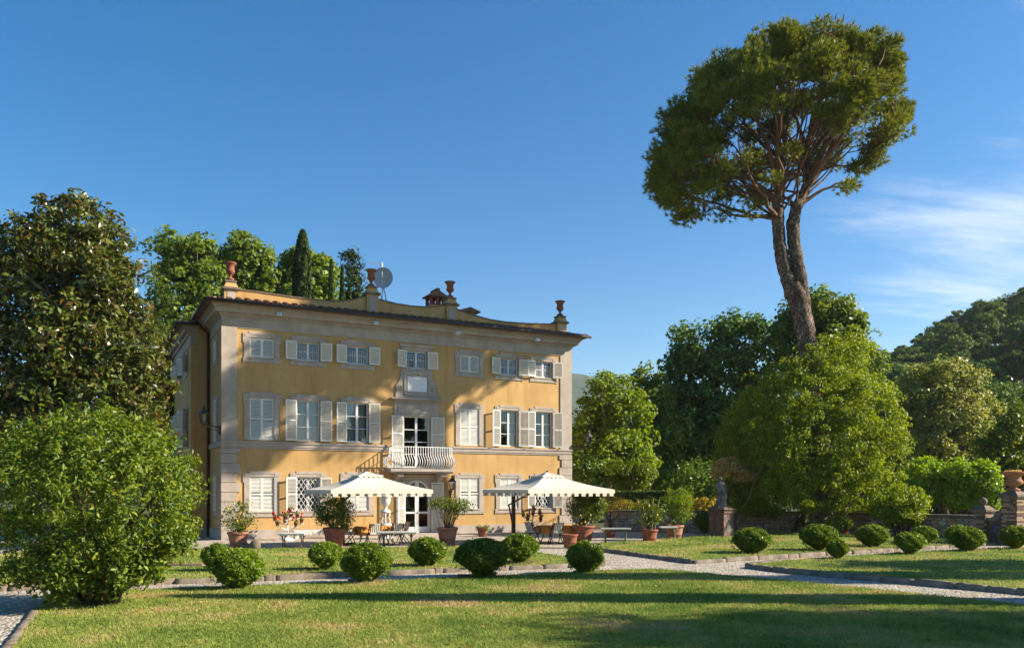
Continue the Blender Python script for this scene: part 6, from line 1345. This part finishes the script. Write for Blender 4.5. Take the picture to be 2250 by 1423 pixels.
# clipped dark hedge
hx0, hx1, hy_ = X(1330, 47.5), X(1480, 47.5), 47.5; rg = np.random.default_rng(9); n = 9000
q = rg.random((n, 3)); Pq = np.stack([hx0+(hx1-hx0)*q[:, 0], hy_+1.2*q[:, 1]**1.0, 0.1+2.0*q[:, 2]], 1)
sidep = rg.random(n); Pq[:, 1] = np.where(sidep < 0.6, hy_+0.12*q[:, 1], Pq[:, 1]); Pq[:, 2] = np.where(sidep >= 0.6, 2.0+0.14*q[:, 2], Pq[:, 2])
Nq = nrm(np.where((sidep < 0.6)[:, None], np.array([0, -1.0, 0.3]), np.array([0, 0, 1.0]))+rg.normal(size=(n, 3))*0.6)
V, Fq = leaf_arrays(Pq, Nq, 0.13, 0.6, rg); off = np.array([(hx0+hx1)/2, hy_, 0])
t = thing('hedge', 'dark clipped hedge beyond the court right of the villa', 'hedge', tuple(off)); link('foliage', mesh_np('foliage', V-off, Fq, 'leaf_dark'), t)
MB().box(-(hx1-hx0)/2+0.05, (hx1-hx0)/2-0.05, 0.12, 1.1, 0, 1.95).build('twigs', 'leaf_dark', t)
# far trees closing the view between the nearer ones
bgl = ['dark tree closing the gap behind the bright young tree', 'dark tree behind the large spreading tree', 'dark tree deep behind the vine mound', 'dark tree low between the vine and the olive-green tree', 'dark tree at the foot of the hillside above the gate', 'dark tree at the right edge below the hillside pines']
for i, (px, Y, py, w, h) in enumerate(((1290, 74, 985, 75, 70), (1480, 74, 960, 100, 120), (1700, 72, 960, 130, 120), (1950, 72, 945, 60, 90), (2180, 78, 925, 75, 80), (2290, 72, 930, 80, 90))):
    rt('background_tree', bgl[i], px, Y, [(px, py, w, h), (px-w*.5, py+h*.7, w*.7, h*.6), (px+w*.5, py+h*.7, w*.7, h*.6)], 'leaf_dark', 170, 1.1, 60, 0.36, 120+i, lo=0.45, trunk_r=0.35, limbs=8)
# hillside: tall bare-trunked pines, brush below
def hill_pine(seed):
    rng = np.random.default_rng(seed); h = 13.0
    bl = [(0, 0, h*0.86, 2.3, 2.3, 1.2), (0.9, 0.5, h*0.76, 1.8, 1.8, 0.9), (-1.0, -0.4, h*0.78, 1.7, 1.7, 0.9), (0, 0, h*0.95, 1.5, 1.5, 0.8)]
    V, Fq, C = foliage(bl, 70, 0.50, 40, 0.42, 0.45, seed, lo=0.6, flat=0.55, zmin=-0.25)
    m = MB().tube([(0, 0, -2.0), (0.15, 0, h*0.45), (-0.05, 0.1, h*0.9)], [0.26, 0.19, 0.08], 6)
    for i in range(7): m.tube([(0.05, 0, h*(0.6+0.04*i)), tuple(C[rng.integers(len(C))])], [0.07, 0.03], 4)
    return mesh_np('crown', V, Fq, 'leaf_hillpine'), m.mesh('trunk', 'pale_bark', True)
HP = [hill_pine(s) for s in (201, 202, 203, 204)]; rg = random.Random(5); pts = []
for _try in range(2500):
    if len(pts) >= 165: break
    D_ = rg.uniform(100, 185); px = rg.uniform(1925, 2330); x = X(px, D_); hz = hill_h(x, D_)
    if hz < 6 or any((x-a)**2+(D_-b)**2 < 9.5 for a, b in pts): continue
    pts.append((x, D_)); c_, tk = HP[rg.randrange(4)]
    t = thing('hill_pine', 'dark bare-trunked pine of the wood covering the right hillside', 'tree', (x, D_, hz-0.8), rg.uniform(0, 6.28), group='pines on the right hillside', scale=rg.uniform(0.75, 1.15))
    t.rotation_euler = (rg.uniform(-.05, .05), rg.uniform(-.1, .02), rg.uniform(0, 6.28)); link('crown', c_, t); link('trunk', tk, t)
BR = []
for s in (211, 212, 213):
    V, Fq, C = foliage([(0, 0, 2.2, 2.6, 2.6, 2.0), (1.2, 0, 3.2, 1.6, 1.6, 1.3)], 60, 0.8, 30, 0.42, 0.6, s, lo=0.5); BR.append(mesh_np('crown', V, Fq, ('leaf_dark', 'leaf_plane', 'leaf_dark')[s-211]))
BT = MB().tube([(0, 0, -1), (0.2, 0, 2.5)], [0.18, 0.06], 6).mesh('trunk', 'bark', True); pts = []
for _try in range(1500):
    if len(pts) >= 60: break
    D_ = rg.uniform(76, 108); px = rg.uniform(1915, 2330); x = X(px, D_); hz = hill_h(x, D_)
    if any((x-a)**2+(D_-b)**2 < 8 for a, b in pts): continue
    pts.append((x, D_)); t = thing('hill_brush', 'dark green undergrowth tree at the foot of the right hillside', 'tree', (x, D_, hz-0.8), rg.uniform(0, 6.28), group='undergrowth on the right hillside', scale=rg.uniform(0.7, 1.3))
    link('crown', BR[rg.randrange(3)], t); link('trunk', BT, t)
# trees standing to the right of the view: their long shadows lie across the lawns
cypress('cypress_tree', 'slim cypress right of the view shading the front lawn', 0, 0, 0, 16.3, 301, n=12000, x=15.3, hgt=13.0, rad=0.75, blunt=0.3, leaf=0.14)
cypress('cypress_tree', 'slim cypress right of the view shading the far edge of the front lawn', 0, 0, 0, 20.3, 302, n=14000, x=18.0, hgt=13.5, rad=0.95, blunt=0.35, leaf=0.14)
def off_tree(x, y, z, r, lab, seed, n=120):
    tree('broadleaf_tree', lab, 'tree', (x, y), [(x, y, z, r, r*0.8, r*0.8), (x+r*.5, y+0.4, z-0.6, r*.7, r*.6, r*.6), (x-r*.5, y-0.3, z-0.4, r*.7, r*.6, r*.6)], 'leaf_dark', n, 0.6, 46, 0.22, 0.6, seed, lo=0.3, trunk_r=0.2, limbs=14)
off_tree(22.5, 12.2, 9.6, 3.3, 'broad tree right of the view shading the near lawn', 311, 330)
off_tree(24.5, 22.8, 7.2, 2.0, 'broad tree right of the view shading the side lawn', 312, 150)

# ------------------------------------------------------------------ the air: thin even haze round the whole place
hz = MB().box(-1500, 2600, -40, 2300, -8, 330).mesh('haze', None)
hm = bpy.data.materials.new('haze_air'); hm.use_nodes = True; n, l = hm.node_tree.nodes, hm.node_tree.links; n.remove(n['Principled BSDF'])
pv = n.new('ShaderNodeVolumePrincipled'); pv.inputs['Color'].default_value = (0.80, 0.88, 1.0, 1); pv.inputs['Density'].default_value = 0.00012; pv.inputs['Anisotropy'].default_value = 0.3
l.new(pv.outputs[0], n['Material Output'].inputs['Volume']); hz.materials.append(hm)
tag(link('haze', hz), 'thin bluish haze in the air', None, kind='stuff')
